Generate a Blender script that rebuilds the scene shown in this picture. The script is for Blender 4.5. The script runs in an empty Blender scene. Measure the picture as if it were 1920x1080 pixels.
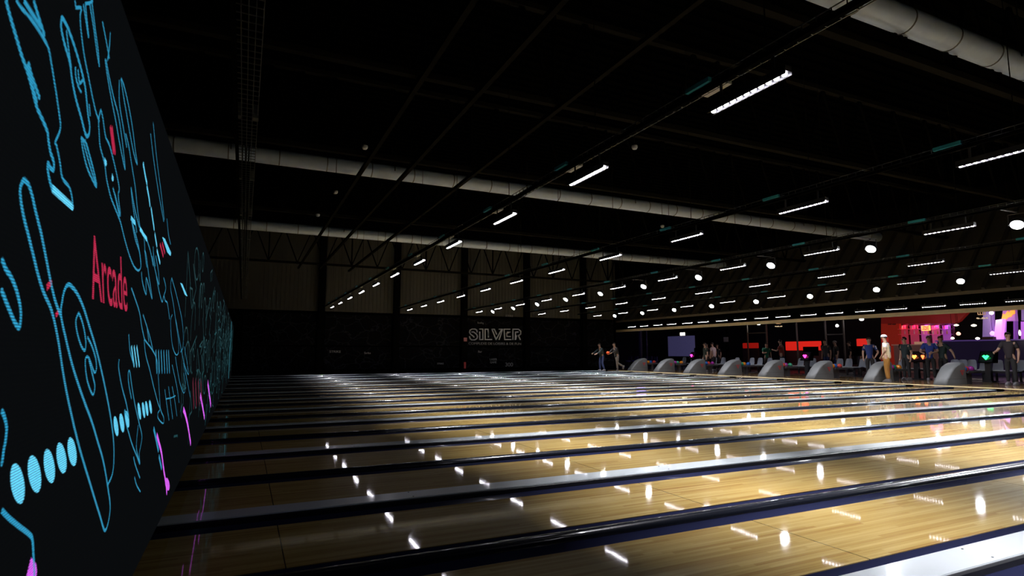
import bpy, bmesh, math, random
from mathutils import Vector, Matrix, Quaternion
PI = math.pi
rnd = random.Random(7)
SC = bpy.context.scene
COL = SC.collection

# ------------------------------------------------------------------ camera, world, exposure
F_PX = 1075.0; TILT = math.radians(6.47); YAW = math.radians(25.0); EYE = 1.10
cd = bpy.data.cameras.new('camera'); cam = bpy.data.objects.new('camera', cd); COL.objects.link(cam)
cd.sensor_width = 36.0; cd.lens = 36.0 * F_PX / 1920.0
cd.clip_start = 0.05; cd.clip_end = 200
cam.location = (0, 0, EYE); cam.rotation_euler = (PI/2 + TILT, 0, -YAW)
cd.dof.use_dof = True; cd.dof.focus_distance = 12.0; cd.dof.aperture_fstop = 6.3
SC.camera = cam
SC.view_settings.view_transform = 'Standard'; SC.view_settings.look = 'None'
SC.view_settings.gamma = 1.0; SC.view_settings.use_curve_mapping = False
SC.view_settings.exposure = 0.0
w = bpy.data.worlds.new('world'); SC.world = w; w.use_nodes = True
w.node_tree.nodes['Background'].inputs[0].default_value = (0.5, 0.6, 0.8, 1)
w.node_tree.nodes['Background'].inputs[1].default_value = 0.0004
SC.cycles.sample_clamp_indirect = 3.0
SC.cycles.max_bounces = 6

BAR_W = 36.0       # watts of one LED bar
FLOOD_W = 72.0    # watts of one round floodlight
BULB_E = 24.0      # radiance of the LED lenses
FLOOD_E = 110.0

# pixel -> world helpers (photograph frame 1920x1080), used to read positions off real planes
_fw = Vector((math.sin(YAW)*math.cos(TILT), math.cos(YAW)*math.cos(TILT), math.sin(TILT)))
_rt = Vector((math.cos(YAW), -math.sin(YAW), 0)); _up = _rt.cross(_fw); _C = Vector((0, 0, EYE))
def ray(x, y): return _fw*F_PX + _rt*(x-960) + _up*(540-y)
def onX(x, y, X): d = ray(x, y); return _C + d*(X/d.x)
def onY(x, y, Y): d = ray(x, y); return _C + d*(Y/d.y)
def onZ(x, y, Z): d = ray(x, y); return _C + d*((Z-EYE)/d.z)

# ------------------------------------------------------------------ materials
MATS = {}
def principled(name):
    m = bpy.data.materials.new(name); m.use_nodes = True
    return m, m.node_tree, m.node_tree.nodes['Principled BSDF']
def mat(name, col, rough=0.5, metal=0.0, emit=None, es=0.0, var=0.12, scale=8.0, coat=0.0, spec=0.5, bump=0.0):
    if name in MATS: return MATS[name]
    m, nt, p = principled(name)
    N, L = nt.nodes, nt.links
    tc = N.new('ShaderNodeTexCoord'); nz = N.new('ShaderNodeTexNoise'); nz.inputs['Scale'].default_value = scale
    nz.inputs['Detail'].default_value = 4
    L.new(tc.outputs['Object'], nz.inputs['Vector'])
    mx = N.new('ShaderNodeMix'); mx.data_type = 'RGBA'
    mx.inputs['A'].default_value = tuple(max(0, c*(1-var)) for c in col) + (1,)
    mx.inputs['B'].default_value = tuple(min(1, c*(1+var)) for c in col) + (1,)
    L.new(nz.outputs['Fac'], mx.inputs['Factor']); L.new(mx.outputs['Result'], p.inputs['Base Color'])
    p.inputs['Roughness'].default_value = rough; p.inputs['Metallic'].default_value = metal
    p.inputs['Coat Weight'].default_value = coat; p.inputs['Coat Roughness'].default_value = 0.05
    p.inputs['Specular IOR Level'].default_value = spec
    if emit: 
        p.inputs['Emission Color'].default_value = tuple(emit) + (1,); p.inputs['Emission Strength'].default_value = es
    if bump:
        b = N.new('ShaderNodeBump'); b.inputs['Strength'].default_value = bump
        L.new(nz.outputs['Fac'], b.inputs['Height']); L.new(b.outputs['Normal'], p.inputs['Normal'])
    MATS[name] = m; return m

def wood_mat(name, c1, c2, c3, board=0.027, rough=0.36, coat=1.0, seams=True, off=0.0):
    m, nt, p = principled(name); N, L = nt.nodes, nt.links
    g = N.new('ShaderNodeNewGeometry'); s = N.new('ShaderNodeSeparateXYZ'); L.new(g.outputs['Position'], s.inputs[0])
    def mth(op, a, b=None):
        n = N.new('ShaderNodeMath'); n.operation = op
        for i, v in enumerate((a, b)):
            if v is None: continue
            if isinstance(v, (int, float)): n.inputs[i].default_value = v
            else: L.new(v, n.inputs[i])
        return n.outputs[0]
    row = mth('FLOOR', mth('DIVIDE', mth('ADD', s.outputs[1], off), board))
    wn1 = N.new('ShaderNodeTexWhiteNoise'); wn1.noise_dimensions = '1D'; L.new(row, wn1.inputs['W'])
    seg = mth('FLOOR', mth('DIVIDE', mth('ADD', s.outputs[0], mth('MULTIPLY', wn1.outputs['Value'], 3.0)), 1.15))
    cmb = N.new('ShaderNodeCombineXYZ'); L.new(row, cmb.inputs[0]); L.new(seg, cmb.inputs[1])
    wn = N.new('ShaderNodeTexWhiteNoise'); wn.noise_dimensions = '2D'; L.new(cmb.outputs[0], wn.inputs['Vector'])
    # soft streaks along the boards
    mp = N.new('ShaderNodeMapping'); mp.inputs['Scale'].default_value = (1.1, 26, 1); L.new(g.outputs['Position'], mp.inputs[0])
    nz = N.new('ShaderNodeTexNoise'); nz.inputs['Scale'].default_value = 1.0; nz.inputs['Detail'].default_value = 5; L.new(mp.outputs[0], nz.inputs['Vector'])
    fac = mth('ADD', mth('MULTIPLY', wn.outputs['Value'], 0.34), mth('MULTIPLY', nz.outputs['Fac'], 0.72))
    cr = N.new('ShaderNodeValToRGB'); e = cr.color_ramp.elements
    e[0].position = 0.18; e[0].color = c1+(1,); e[1].position = 0.85; e[1].color = c3+(1,)
    k = e.new(0.5); k.color = c2+(1,)
    L.new(fac, cr.inputs['Fac'])
    col = cr.outputs['Color']
    # dark hairline between boards, and the panel seams across the lane
    fr = mth('FRACT', mth('DIVIDE', mth('ADD', s.outputs[1], off), board))
    line = mth('LESS_THAN', fr, 0.045)
    if seams:
        fx = mth('FRACT', mth('DIVIDE', mth('ADD', s.outputs[0], 28.5-3.1), 2.85))
        line = mth('MAXIMUM', mth('MULTIPLY', line, 0.5), mth('LESS_THAN', fx, 0.0022))
    else: line = mth('MULTIPLY', line, 0.5)
    mx = N.new('ShaderNodeMix'); mx.data_type = 'RGBA'; L.new(line, mx.inputs['Factor']); L.new(col, mx.inputs['A'])
    mx.inputs['B'].default_value = (0.06, 0.035, 0.015, 1)
    L.new(mx.outputs['Result'], p.inputs['Base Color'])
    p.inputs['Roughness'].default_value = rough
    p.inputs['Specular IOR Level'].default_value = 0.03
    p.inputs['Coat Weight'].default_value = coat; p.inputs['Coat Roughness'].default_value = 0.04; p.inputs['Coat IOR'].default_value = 1.5
    # very gentle waviness of the oiled surface, along the lane only
    mp2 = N.new('ShaderNodeMapping'); mp2.inputs['Scale'].default_value = (0.6, 9, 1); L.new(g.outputs['Position'], mp2.inputs[0])
    n2 = N.new('ShaderNodeTexNoise'); n2.inputs['Scale'].default_value = 1.0; n2.inputs['Detail'].default_value = 2; L.new(mp2.outputs[0], n2.inputs['Vector'])
    b = N.new('ShaderNodeBump'); b.inputs['Strength'].default_value = 0.03; b.inputs['Distance'].default_value = 0.004
    L.new(n2.outputs['Fac'], b.inputs['Height']); L.new(b.outputs['Normal'], p.inputs['Coat Normal'])
    MATS[name] = m; return m

def led_mat(name, col, es, pitch=0.0046, floor=0.12):
    """what the LED wall shows: diodes in a regular grid, lit in one colour"""
    m, nt, p = principled(name); N, L = nt.nodes, nt.links
    g = N.new('ShaderNodeNewGeometry'); s = N.new('ShaderNodeSeparateXYZ'); L.new(g.outputs['Position'], s.inputs[0])
    def mth(op, a, b=None):
        n = N.new('ShaderNodeMath'); n.operation = op
        for i, v in enumerate((a, b)):
            if v is None: continue
            if isinstance(v, (int, float)): n.inputs[i].default_value = v
            else: L.new(v, n.inputs[i])
        return n.outputs[0]
    cy = mth('MULTIPLY', mth('ADD', mth('COSINE', mth('MULTIPLY', s.outputs[1], 2*PI/pitch)), 1.0), 0.5)
    cz = mth('MULTIPLY', mth('ADD', mth('COSINE', mth('MULTIPLY', s.outputs[2], 2*PI/pitch)), 1.0), 0.5)
    d = mth('ADD', mth('MULTIPLY', mth('POWER', mth('MULTIPLY', cy, cz), 1.2), (1-floor)*3.2), floor)
    p.inputs['Base Color'].default_value = (0.01, 0.01, 0.012, 1); p.inputs['Roughness'].default_value = 0.6
    p.inputs['Emission Color'].default_value = col+(1,)
    L.new(mth('MULTIPLY', d, es), p.inputs['Emission Strength'])
    MATS[name] = m; return m

M_lane = wood_mat('lane_wood', (0.34, 0.17, 0.04), (0.50, 0.335, 0.095), (0.66, 0.49, 0.19))
M_appr = wood_mat('approach_wood', (0.20, 0.10, 0.035), (0.28, 0.17, 0.07), (0.40, 0.27, 0.12), board=0.05, seams=False)
M_band = wood_mat('pale_band_wood', (0.62, 0.47, 0.22), (0.72, 0.57, 0.30), (0.80, 0.66, 0.38), coat=0.15, board=0.05, seams=False)
M_gut = mat('gutter_plastic', (0.035, 0.040, 0.10), rough=0.2, coat=0.6, scale=3)
M_cap = mat('grey_cap', (0.80, 0.86, 0.88), rough=0.24, coat=0.7, scale=4, var=0.05)
M_blackcap = mat('black_cap', (0.012, 0.014, 0.022), rough=0.25, coat=0.6)
M_side = mat('cap_side', (0.012, 0.012, 0.016), rough=0.5)
M_black = mat('matt_black', (0.002, 0.002, 0.002), rough=0.8, spec=0.0)
M_steel = mat('dark_steel', (0.006, 0.0056, 0.0046), rough=0.7, spec=0.0)
M_roof = mat('roof_deck', (0.0006, 0.0006, 0.0005), rough=0.8, spec=0.0, bump=0.3)
M_duct = mat('galvanised_duct', (0.66, 0.78, 0.95), rough=0.4, metal=0.2, scale=5, var=0.15)
M_wire = mat('zinc_wire', (0.05, 0.055, 0.055), rough=0.5, metal=0.2)
M_hous = mat('lamp_housing', (0.02, 0.02, 0.025), rough=0.4)
M_driver = mat('white_driver', (0.55, 0.55, 0.52), rough=0.5)
M_blue = mat('blue_label', (0.03, 0.28, 0.42), rough=0.5)
M_bulb = mat('led_lens', (0.8, 0.8, 0.85), emit=(0.93, 0.90, 1.0), es=BULB_E)
M_flood = mat('flood_lens', (0.8, 0.8, 0.85), emit=(0.90, 0.96, 1.0), es=FLOOD_E)

# ------------------------------------------------------------------ mesh helpers
class MB:
    def __init__(s): s.v = []; s.f = []
    def add(s, vs, fs):
        o = len(s.v); s.v += [tuple(v) for v in vs]; s.f += [tuple(i+o for i in f) for f in fs]; return s
    def box(s, x0, y0, z0, x1, y1, z1):
        x0, x1 = sorted((x0, x1)); y0, y1 = sorted((y0, y1)); z0, z1 = sorted((z0, z1))
        return s.add([(x0,y0,z0),(x1,y0,z0),(x1,y1,z0),(x0,y1,z0),(x0,y0,z1),(x1,y0,z1),(x1,y1,z1),(x0,y1,z1)],
              [(0,3,2,1),(4,5,6,7),(0,1,5,4),(1,2,6,5),(2,3,7,6),(3,0,4,7)])
    def tube(s, a, b, r, n=10, r2=None, caps=True):
        a, b = Vector(a), Vector(b); d = (b-a).normalized(); r2 = r if r2 is None else r2
        u = d.orthogonal().normalized(); w_ = d.cross(u)
        vs = []
        for c, rr in ((a, r), (b, r2)):
            for i in range(n):
                t = 2*PI*i/n; vs.append(c + u*math.cos(t)*rr + w_*math.sin(t)*rr)
        fs = [(i, (i+1) % n, n+(i+1) % n, n+i) for i in range(n)]
        if caps: fs += [tuple(range(n-1, -1, -1)), tuple(range(n, 2*n))]
        return s.add(vs, fs)
    def bar(s, a, b, w_, h):
        a, b = Vector(a), Vector(b); d = (b-a).normalized()
        side = d.cross(Vector((0,0,1)))
        side = side.normalized() if side.length > 1e-4 else Vector((1,0,0))
        up = side.cross(d).normalized()
        vs = [c + side*sx*w_/2 + up*sz*h/2 for c in (a, b) for sx, sz in ((-1,-1),(1,-1),(1,1),(-1,1))]
        return s.add(vs, [(3,2,1,0),(4,5,6,7),(0,1,5,4),(1,2,6,5),(2,3,7,6),(3,0,4,7)])
    def lathe(s, prof, c=(0,0,0), n=20, M=None):
        c = Vector(c); vs = []
        for r, z in prof:
            for i in range(n):
                t = 2*PI*i/n; v = Vector((r*math.cos(t), r*math.sin(t), z))
                if M: v = M @ v
                vs.append(c+v)
        fs = []
        for k in range(len(prof)-1):
            for i in range(n): fs.append((k*n+i, k*n+(i+1) % n, (k+1)*n+(i+1) % n, (k+1)*n+i))
        fs.append(tuple(range(n-1, -1, -1))); fs.append(tuple((len(prof)-1)*n+i for i in range(n)))
        return s.add(vs, fs)
    def ball(s, c, r, n=14, sc=(1,1,1)):
        k = 8; prof = [(max(1e-4, math.sin(PI*i/k))*r, -math.cos(PI*i/k)*r) for i in range(k+1)]
        return s.lathe(prof, c, n, Matrix.Diagonal(sc))
    def prism(s, pts, ax, a0, a1):
        """pts: 2D outline; extruded along axis ax ('x','y','z')"""
        def mk(p, a): return (a, p[0], p[1]) if ax == 'x' else ((p[0], a, p[1]) if ax == 'y' else (p[0], p[1], a))
        n = len(pts); vs = [mk(p, a0) for p in pts] + [mk(p, a1) for p in pts]
        return s.add(vs, [(i, (i+1) % n, n+(i+1) % n, n+i) for i in range(n)] + [tuple(range(n-1,-1,-1)), tuple(range(n, 2*n))])
    def sweep(s, prof, x0, x1):
        """open profile in (y,z) swept along x"""
        n = len(prof); vs = [(x0, y, z) for y, z in prof] + [(x1, y, z) for y, z in prof]
        return s.add(vs, [(i, i+1, n+i+1, n+i) for i in range(n-1)])
    def build(s, name, m, parent=None, smooth=False, bevel=0.0, loc=None):
        me = bpy.data.meshes.new(name); me.from_pydata(s.v, [], s.f); me.update()
        bm = bmesh.new(); bm.from_mesh(me); bmesh.ops.recalc_face_normals(bm, faces=bm.faces); bm.to_mesh(me); bm.free()
        if m: me.materials.append(m)
        if smooth:
            for p in me.polygons: p.use_smooth = True
            try: me.set_sharp_from_angle(angle=math.radians(40))
            except Exception: pass
        o = bpy.data.objects.new(name, me); COL.objects.link(o)
        if parent: o.parent = parent
        if loc: o.location = loc
        if bevel:
            b = o.modifiers.new('b', 'BEVEL'); b.width = bevel; b.segments = 2
        return o
def tag(o, label=None, cat=None, group=None, kind=None):
    if label: o['label'] = label
    if cat: o['category'] = cat
    if group: o['group'] = group
    if kind: o['kind'] = kind
    return o
def thing(name, loc, label, cat, group=None, rz=0):
    o = bpy.data.objects.new(name, None); COL.objects.link(o); o.location = loc; o.rotation_euler = (0, 0, rz)
    return tag(o, label, cat, group)
def struct(o): o['kind'] = 'structure'; return o
ORD = ['nearest', 'second', 'third', 'fourth', 'fifth', 'sixth', 'seventh', 'eighth', 'ninth', 'tenth', 'eleventh', 'twelfth',
       'thirteenth', 'fourteenth', 'fifteenth', 'sixteenth', 'seventeenth', 'eighteenth']
def text_obj(name, s, size, m, loc, rot, parent=None, ext=0.004, sx=1.0, sy=1.0, off=0.0, align='CENTER'):
    c = bpy.data.curves.new(name, 'FONT'); c.body = s; c.size = size; c.extrude = ext; c.offset = off
    c.align_x = align; c.align_y = 'CENTER'
    o = bpy.data.objects.new(name, c); COL.objects.link(o); bpy.context.view_layer.update()
    me = bpy.data.meshes.new_from_object(o); bpy.data.objects.remove(o)
    me.transform(Matrix.Diagonal((sx, sy, 1, 1))); me.materials.clear(); me.materials.append(m)
    o = bpy.data.objects.new(name, me); COL.objects.link(o); o.location = loc; o.rotation_euler = rot
    if parent: o.parent = parent
    return o

# ------------------------------------------------------------------ the hall
Y_END = 31.0; X_EDGE = 21.9; Y_BACK = 47.0; X_BACK = 40.0
PITCH = 2.53; CAP0 = 1.85           # every pair of lanes; the grey cap nearest the camera
XL0, XL1 = -0.62, 20.2              # lanes run from under the screen to the approach
NP = 11
floor_m = mat('floor_concrete', (0.02, 0.02, 0.02), rough=0.6)
struct(MB().box(-3, -3, -0.30, X_BACK, Y_BACK, -0.12).build('floor', floor_m))
carpet = mat('carpet_dark', (0.035, 0.030, 0.040), rough=0.45, scale=30, coat=0.25)
struct(MB().box(25.6, -3, -0.12, X_BACK, Y_BACK, -0.002).build('floor_lounge', carpet))
struct(MB().box(XL1, -3, -0.12, 21.0, Y_BACK, 0.0).build('floor_foul', M_appr))
struct(MB().box(21.0, -3, -0.12, 21.75, Y_BACK, 0.001).build('floor_pale_band', M_band))
struct(MB().box(21.75, -3, -0.12, 25.6, Y_BACK, 0.0).build('floor_approach', M_appr))
wall_m = mat('wall_cladding', (0.03, 0.03, 0.027), rough=0.7, scale=2)
mural_m, nt, p = principled('mural')
N, L = nt.nodes, nt.links
g = N.new('ShaderNodeNewGeometry'); mp = N.new('ShaderNodeMapping'); mp.inputs['Scale'].default_value = (1.6, 1, 2.1); L.new(g.outputs['Position'], mp.inputs[0])
vo = N.new('ShaderNodeTexVoronoi'); vo.feature = 'DISTANCE_TO_EDGE'; vo.inputs['Scale'].default_value = 1.5
nz = N.new('ShaderNodeTexNoise'); nz.inputs['Scale'].default_value = 1.3; nz.inputs['Detail'].default_value = 3
mxv = N.new('ShaderNodeMix'); mxv.data_type = 'RGBA'; mxv.inputs['Factor'].default_value = 0.45
L.new(mp.outputs[0], nz.inputs['Vector']); L.new(mp.outputs[0], mxv.inputs['A']); L.new(nz.outputs['Color'], mxv.inputs['B']); L.new(mxv.outputs['Result'], vo.inputs['Vector'])
cr = N.new('ShaderNodeValToRGB'); cr.color_ramp.elements[0].position = 0.0; cr.color_ramp.elements[0].color = (0.014, 0.015, 0.02, 1)
cr.color_ramp.elements[1].position = 0.035; cr.color_ramp.elements[1].color = (0.0015, 0.0015, 0.002, 1)
L.new(vo.outputs['Distance'], cr.inputs['Fac']); L.new(cr.outputs['Color'], p.inputs['Base Color']); p.inputs['Roughness'].default_value = 0.8; p.inputs['Specular IOR Level'].default_value = 0.05
MATS['mural'] = mural_m
# far wall: cladding above, dark mural panels below
b = MB(); b.box(-3, Y_END, 3.25, X_EDGE, Y_END+0.3, 7.4)
for i in range(125): x = -3 + i*0.2; b.box(x, Y_END-0.03, 3.25, x+0.09, Y_END, 7.4)
struct(b.build('wall_far', wall_m))
struct(MB().box(-3, Y_END, -0.2, X_EDGE, Y_END+0.3, 3.25).build('wall_far_base', M_black))
colx = [3.55, 7.45, 11.35, 15.35, 19.35]
edges = [-0.3] + colx + [X_EDGE]
for i in range(len(edges)-1):
    x0, x1 = edges[i]+0.22, edges[i+1]-0.22
    for j, (z0, z1) in enumerate(((0.25, 1.42), (1.5, 3.1))):
        o = MB().box(x0, Y_END-0.055, z0, x1, Y_END-0.003, z1).build('mural_panel', mural_m, bevel=0.01)
        tag(o, f"dark mural panel of faint doodles on far wall, {'lower' if j==0 else 'upper'} row, {ORD[i] if i else 'first'} bay from the left", 'wall panel', 'doodle panels on the far wall')
for i, x in enumerate(colx):
    b = MB(); b.box(x-0.16, Y_END-0.34, -0.1, x+0.16, Y_END-0.31, 7.4); b.box(x-0.16, Y_END-0.06, -0.1, x+0.16, Y_END-0.03, 7.4); b.box(x-0.02, Y_END-0.33, -0.1, x+0.02, Y_END-0.04, 7.4)
    tag(b.build('steel_column', M_black), f"black steel column against the far wall, {['first','second','third','fourth','fifth'][i]} from the left", 'column', 'columns of the far wall')
struct(MB().box(-3.2, -3, -0.3, -3.0, Y_END+0.3, 7.4).build('wall_left', M_black))
struct(MB().box(-3.2, -3.3, -0.3, X_BACK, -3.0, 7.4).build('wall_near', M_black))
struct(MB().box(X_EDGE-0.25, Y_END, -0.2, X_EDGE, Y_BACK, 7.4).build('wall_corner', mat('corner_wall', (0.02,0.02,0.025), rough=0.7)))
struct(MB().box(X_EDGE-0.25, Y_BACK, -0.2, X_BACK, Y_BACK+0.2, 7.4).build('wall_back', mat('back_wall', (0.025,0.024,0.04), rough=0.7)))
struct(MB().box(X_BACK, -3, -0.2, X_BACK+0.2, Y_BACK, 7.4).build('wall_right', mat('right_wall', (0.02,0.018,0.022), rough=0.7)))
# roof: ribbed steel deck
b = MB(); b.box(-3.2, -3.3, 7.4, X_BACK, Y_BACK, 7.6)
for i in range(170): y = -3 + i*0.28; b.box(-3.2, y, 7.33, 27, y+0.12, 7.4)
struct(b.build('ceiling', M_roof))
struct(MB().box(26.3, -3, 4.2, X_BACK, Y_BACK, 4.35).build('ceiling_lounge', M_black))

# sloping ribbed soffit rising behind the lane beam
soff = mat('soffit_brown', (0.05, 0.044, 0.036), rough=0.8, scale=3, var=0.25)
b = MB(); b.add([(22.35,-3,3.21),(25.1,-3,6.35),(25.1,Y_BACK,6.35),(22.35,Y_BACK,3.21),(22.50,-3,3.11),(25.25,-3,6.25),(25.25,Y_BACK,6.25),(22.50,Y_BACK,3.11)],
      [(0,1,2,3),(7,6,5,4),(0,4,5,1),(3,2,6,7),(1,5,6,2),(0,3,7,4)])
struct(b.build('ceiling_slope', soff))
b = MB()
for i in range(70):
    y = -2 + i*0.7; b.bar((22.31, y, 3.24), (25.06, y, 6.38), 0.10, 0.10)
o = b.build('slope_ribs', mat('soffit_rib', (0.012,0.011,0.010), rough=0.8)); o.name = 'trim_1'; struct(o)
struct(MB().box(25.1, -3, 6.2, 25.3, Y_BACK, 7.4).build('wall_upper_right', M_black))

# pale beam over the approach
tag(MB().box(22.55, -3, 2.49, 22.75, Y_BACK, 2.63).build('approach_beam', mat('cream_beam', (0.88,0.75,0.44), rough=0.5, emit=None)),
    'long cream beam crossing above the approach under the last lamp row', 'beam')
b = MB().box(22.66, -3, 2.63, 22.74, Y_BACK, 3.35); b = b.build('wall_fascia', M_black); struct(b)

# ------------------------------------------------------------------ lanes
def gutter_prof(y0, y1, ztop=-0.005, depth=0.085, n=8):
    return [(y0 + (y1-y0)*i/n, ztop - depth*math.sin(PI*i/n)**0.8) for i in range(n+1)]
def lane_words(k, side):
    return f"glossy wooden bowling lane, {'near' if side==0 else 'far'} lane of the {ORD[k]} pair from the camera"
for k in range(-1, NP+1):
    c = CAP0 + k*PITCH                # grey cap of this pair, its near side
    idx = k+1
    # grey cap between pairs, with its dark sides
    if k >= 0 or True:
        t = thing('lane_divider', (0, c, 0), f"wide pale grey divider cap running between lane pairs, {ORD[idx]} from the camera", 'lane divider', 'grey divider caps between the pairs')
        prof = [(-0.115,-0.09),(-0.12,0.025),(-0.105,0.038),(0.105,0.038),(0.12,0.025),(0.115,-0.09)]
        b = MB().prism([(-0.105,0.030),(-0.10,0.040),(0.10,0.040),(0.105,0.030)], 'x', XL0, XL1-0.35); b.build('cap', M_cap, t)
        MB().prism([(-0.12,-0.10),(-0.12,0.026),(-0.112,0.033),(0.112,0.033),(0.12,0.026),(0.12,-0.10)], 'x', XL0, XL1-0.35).build('side_rail', M_side, t)
        MB().prism([(-0.12,-0.10),(-0.12,0.030),(-0.09,0.048),(0.09,0.048),(0.12,0.030),(0.12,-0.10)], 'x', XL1-0.35, XL1+0.05).build('end_block', M_black, t)
        # reset cover plates: dark screw heads along the cap
        s = MB()
        for q in range(8): 
            for yy in (-0.07, 0.07): s.lathe([(0.006,0.0395),(0.006,0.0415)], (1.2+q*2.4, yy, 0), 8)
        tag(s.build('screw', M_black, t), kind='stuff')
    if k == NP: break
    for side in (0, 1):
        if side == 0: g0, l0, l1, g1 = c+0.12, c+0.26, c+1.05, c+1.20
        else:         g0, l0, l1, g1 = c+1.30, c+1.45, c+2.26, c+2.41
        t = thing('bowling_lane', (0, 0, 0), lane_words(idx, side), 'bowling lane', 'wooden bowling lanes side by side')
        MB().box(XL0, l0, -0.12, XL1, l1, 0.0).build('lane_bed', M_lane, t)
        for a, e in ((g0, l0), (l1, g1)):
            b = MB().sweep(gutter_prof(a, e), XL0, XL1); b.build('gutter', M_gut, t, smooth=True)
    # rounded black divider inside the pair
    y = c+1.25; prof = [(-0.055,-0.1)] + [(-0.05*math.cos(PI*i/8), 0.0+0.04*math.sin(PI*i/8)) for i in range(9)] + [(0.055,-0.1)]
    t = MB().prism(prof, 'x', XL0, XL1+0.05).build('lane_rail', M_blackcap, smooth=True, loc=(0, y, 0))
    tag(t, f"rounded black rail between the two lanes of the {ORD[idx]} pair from the camera", 'lane rail', 'black rails inside each pair')

# pit behind the lane ends, under the screen
struct(MB().box(-3, -3, -0.12, XL0, Y_END, -0.02).build('floor_pit', M_black))
# ------------------------------------------------------------------ LED screen wall
XS = -0.32
Z0, Z1, YS0, YS1 = 0.31, 1.98, 0.25, 21.0
scr = thing('led_screen_wall', (XS-0.05, 6, Z0), 'long black LED screen wall glowing with cyan line doodles above the lane ends', 'screen')
def W(o): o.parent = scr; o.matrix_parent_inverse = Matrix.Translation(scr.location).inverted(); return o
pm, nt, p = principled('led_panel'); N, L = nt.nodes, nt.links
g = N.new('ShaderNodeNewGeometry'); s_ = N.new('ShaderNodeSeparateXYZ'); L.new(g.outputs['Position'], s_.inputs[0])
a = N.new('ShaderNodeMath'); a.operation='MULTIPLY'; a.inputs[1].default_value = 2*PI/0.0092; L.new(s_.outputs[2], a.inputs[0])
sn = N.new('ShaderNodeMath'); sn.operation='SINE'; L.new(a.outputs[0], sn.inputs[0])
mr = N.new('ShaderNodeMapRange'); mr.inputs['From Min'].default_value=-1; mr.inputs['To Min'].default_value=0.0005; mr.inputs['To Max'].default_value=0.003; p.inputs['Specular IOR Level'].default_value=0.0; L.new(sn.outputs[0], mr.inputs['Value'])
cb = N.new('ShaderNodeCombineColor'); [L.new(mr.outputs[0], cb.inputs[i]) for i in range(3)]
L.new(cb.outputs[0], p.inputs['Base Color']); p.inputs['Roughness'].default_value=0.5
p.inputs['Emission Color'].default_value=(0.7,0.85,1,1); p.inputs['Emission Strength'].default_value=0.0038
MATS['led_panel'] = pm
W(MB().box(XS-0.12, YS0, Z0, XS, YS1, Z1).build('panel', pm))
W(MB().box(XS-0.5, YS0, Z0-0.02, XS-0.12, YS1, Z1+0.02).build('cabinet', M_black))
struct(MB().box(-1.6, -3, Z0-0.02, XS-0.52, Y_END, 2.05).build('wall_machine', M_black))
struct(MB().box(-0.95, -3, -0.1, -0.72, Y_END, Z0-0.02).build('wall_pit', M_black))

class Strokes(MB):
    def line(s, pts, wd=0.009, smooth=True, wy=None):
        P = [onX(x, y, XS) for x, y in pts]; P = [(q.y, q.z) for q in P]
        if wd == 0.009 and pts[0][0] > 120: wd = 0.0065
        if smooth and len(P) > 2:
            Q = []
            for i in range(len(P)-1):
                p0 = P[max(i-1,0)]; p1 = P[i]; p2 = P[i+1]; p3 = P[min(i+2,len(P)-1)]
                for j in range(5):
                    t = j/5
                    Q.append(tuple(0.5*((2*p1[k])+(-p0[k]+p2[k])*t+(2*p0[k]-5*p1[k]+4*p2[k]-p3[k])*t*t+(-p0[k]+3*p1[k]-3*p2[k]+p3[k])*t**3) for k in (0,1)))
            Q.append(P[-1]); P = Q
        for i in range(len(P)-1):
            ay, az = P[i]; by, bz = P[i+1]; dy, dz = by-ay, bz-az; l = math.hypot(dy, dz)
            if l < 1e-6: continue
            ny, nz = -dz/l*wd/2, dy/l*wd/2
            h = 0.004
            # a shallow box: the lit diodes stand 2 mm proud of the panel
            s.add([(XS+0.002, ay+ny, az+nz), (XS+0.002, by+ny, bz+nz), (XS+0.002, by-ny, bz-nz), (XS+0.002, ay-ny, az-nz)], [(0,1,2,3)])
            s.add([(XS+0.002, by+wd/2*math.cos(q*PI/3), bz+wd/2*math.sin(q*PI/3)) for q in range(6)], [tuple(range(6))])
        return s
    def poly(s, pts):
        P = [onX(x, y, XS) for x, y in pts]; s.add([(XS+0.002, q.y, q.z) for q in P], [tuple(range(len(P)))]); return s

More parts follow.
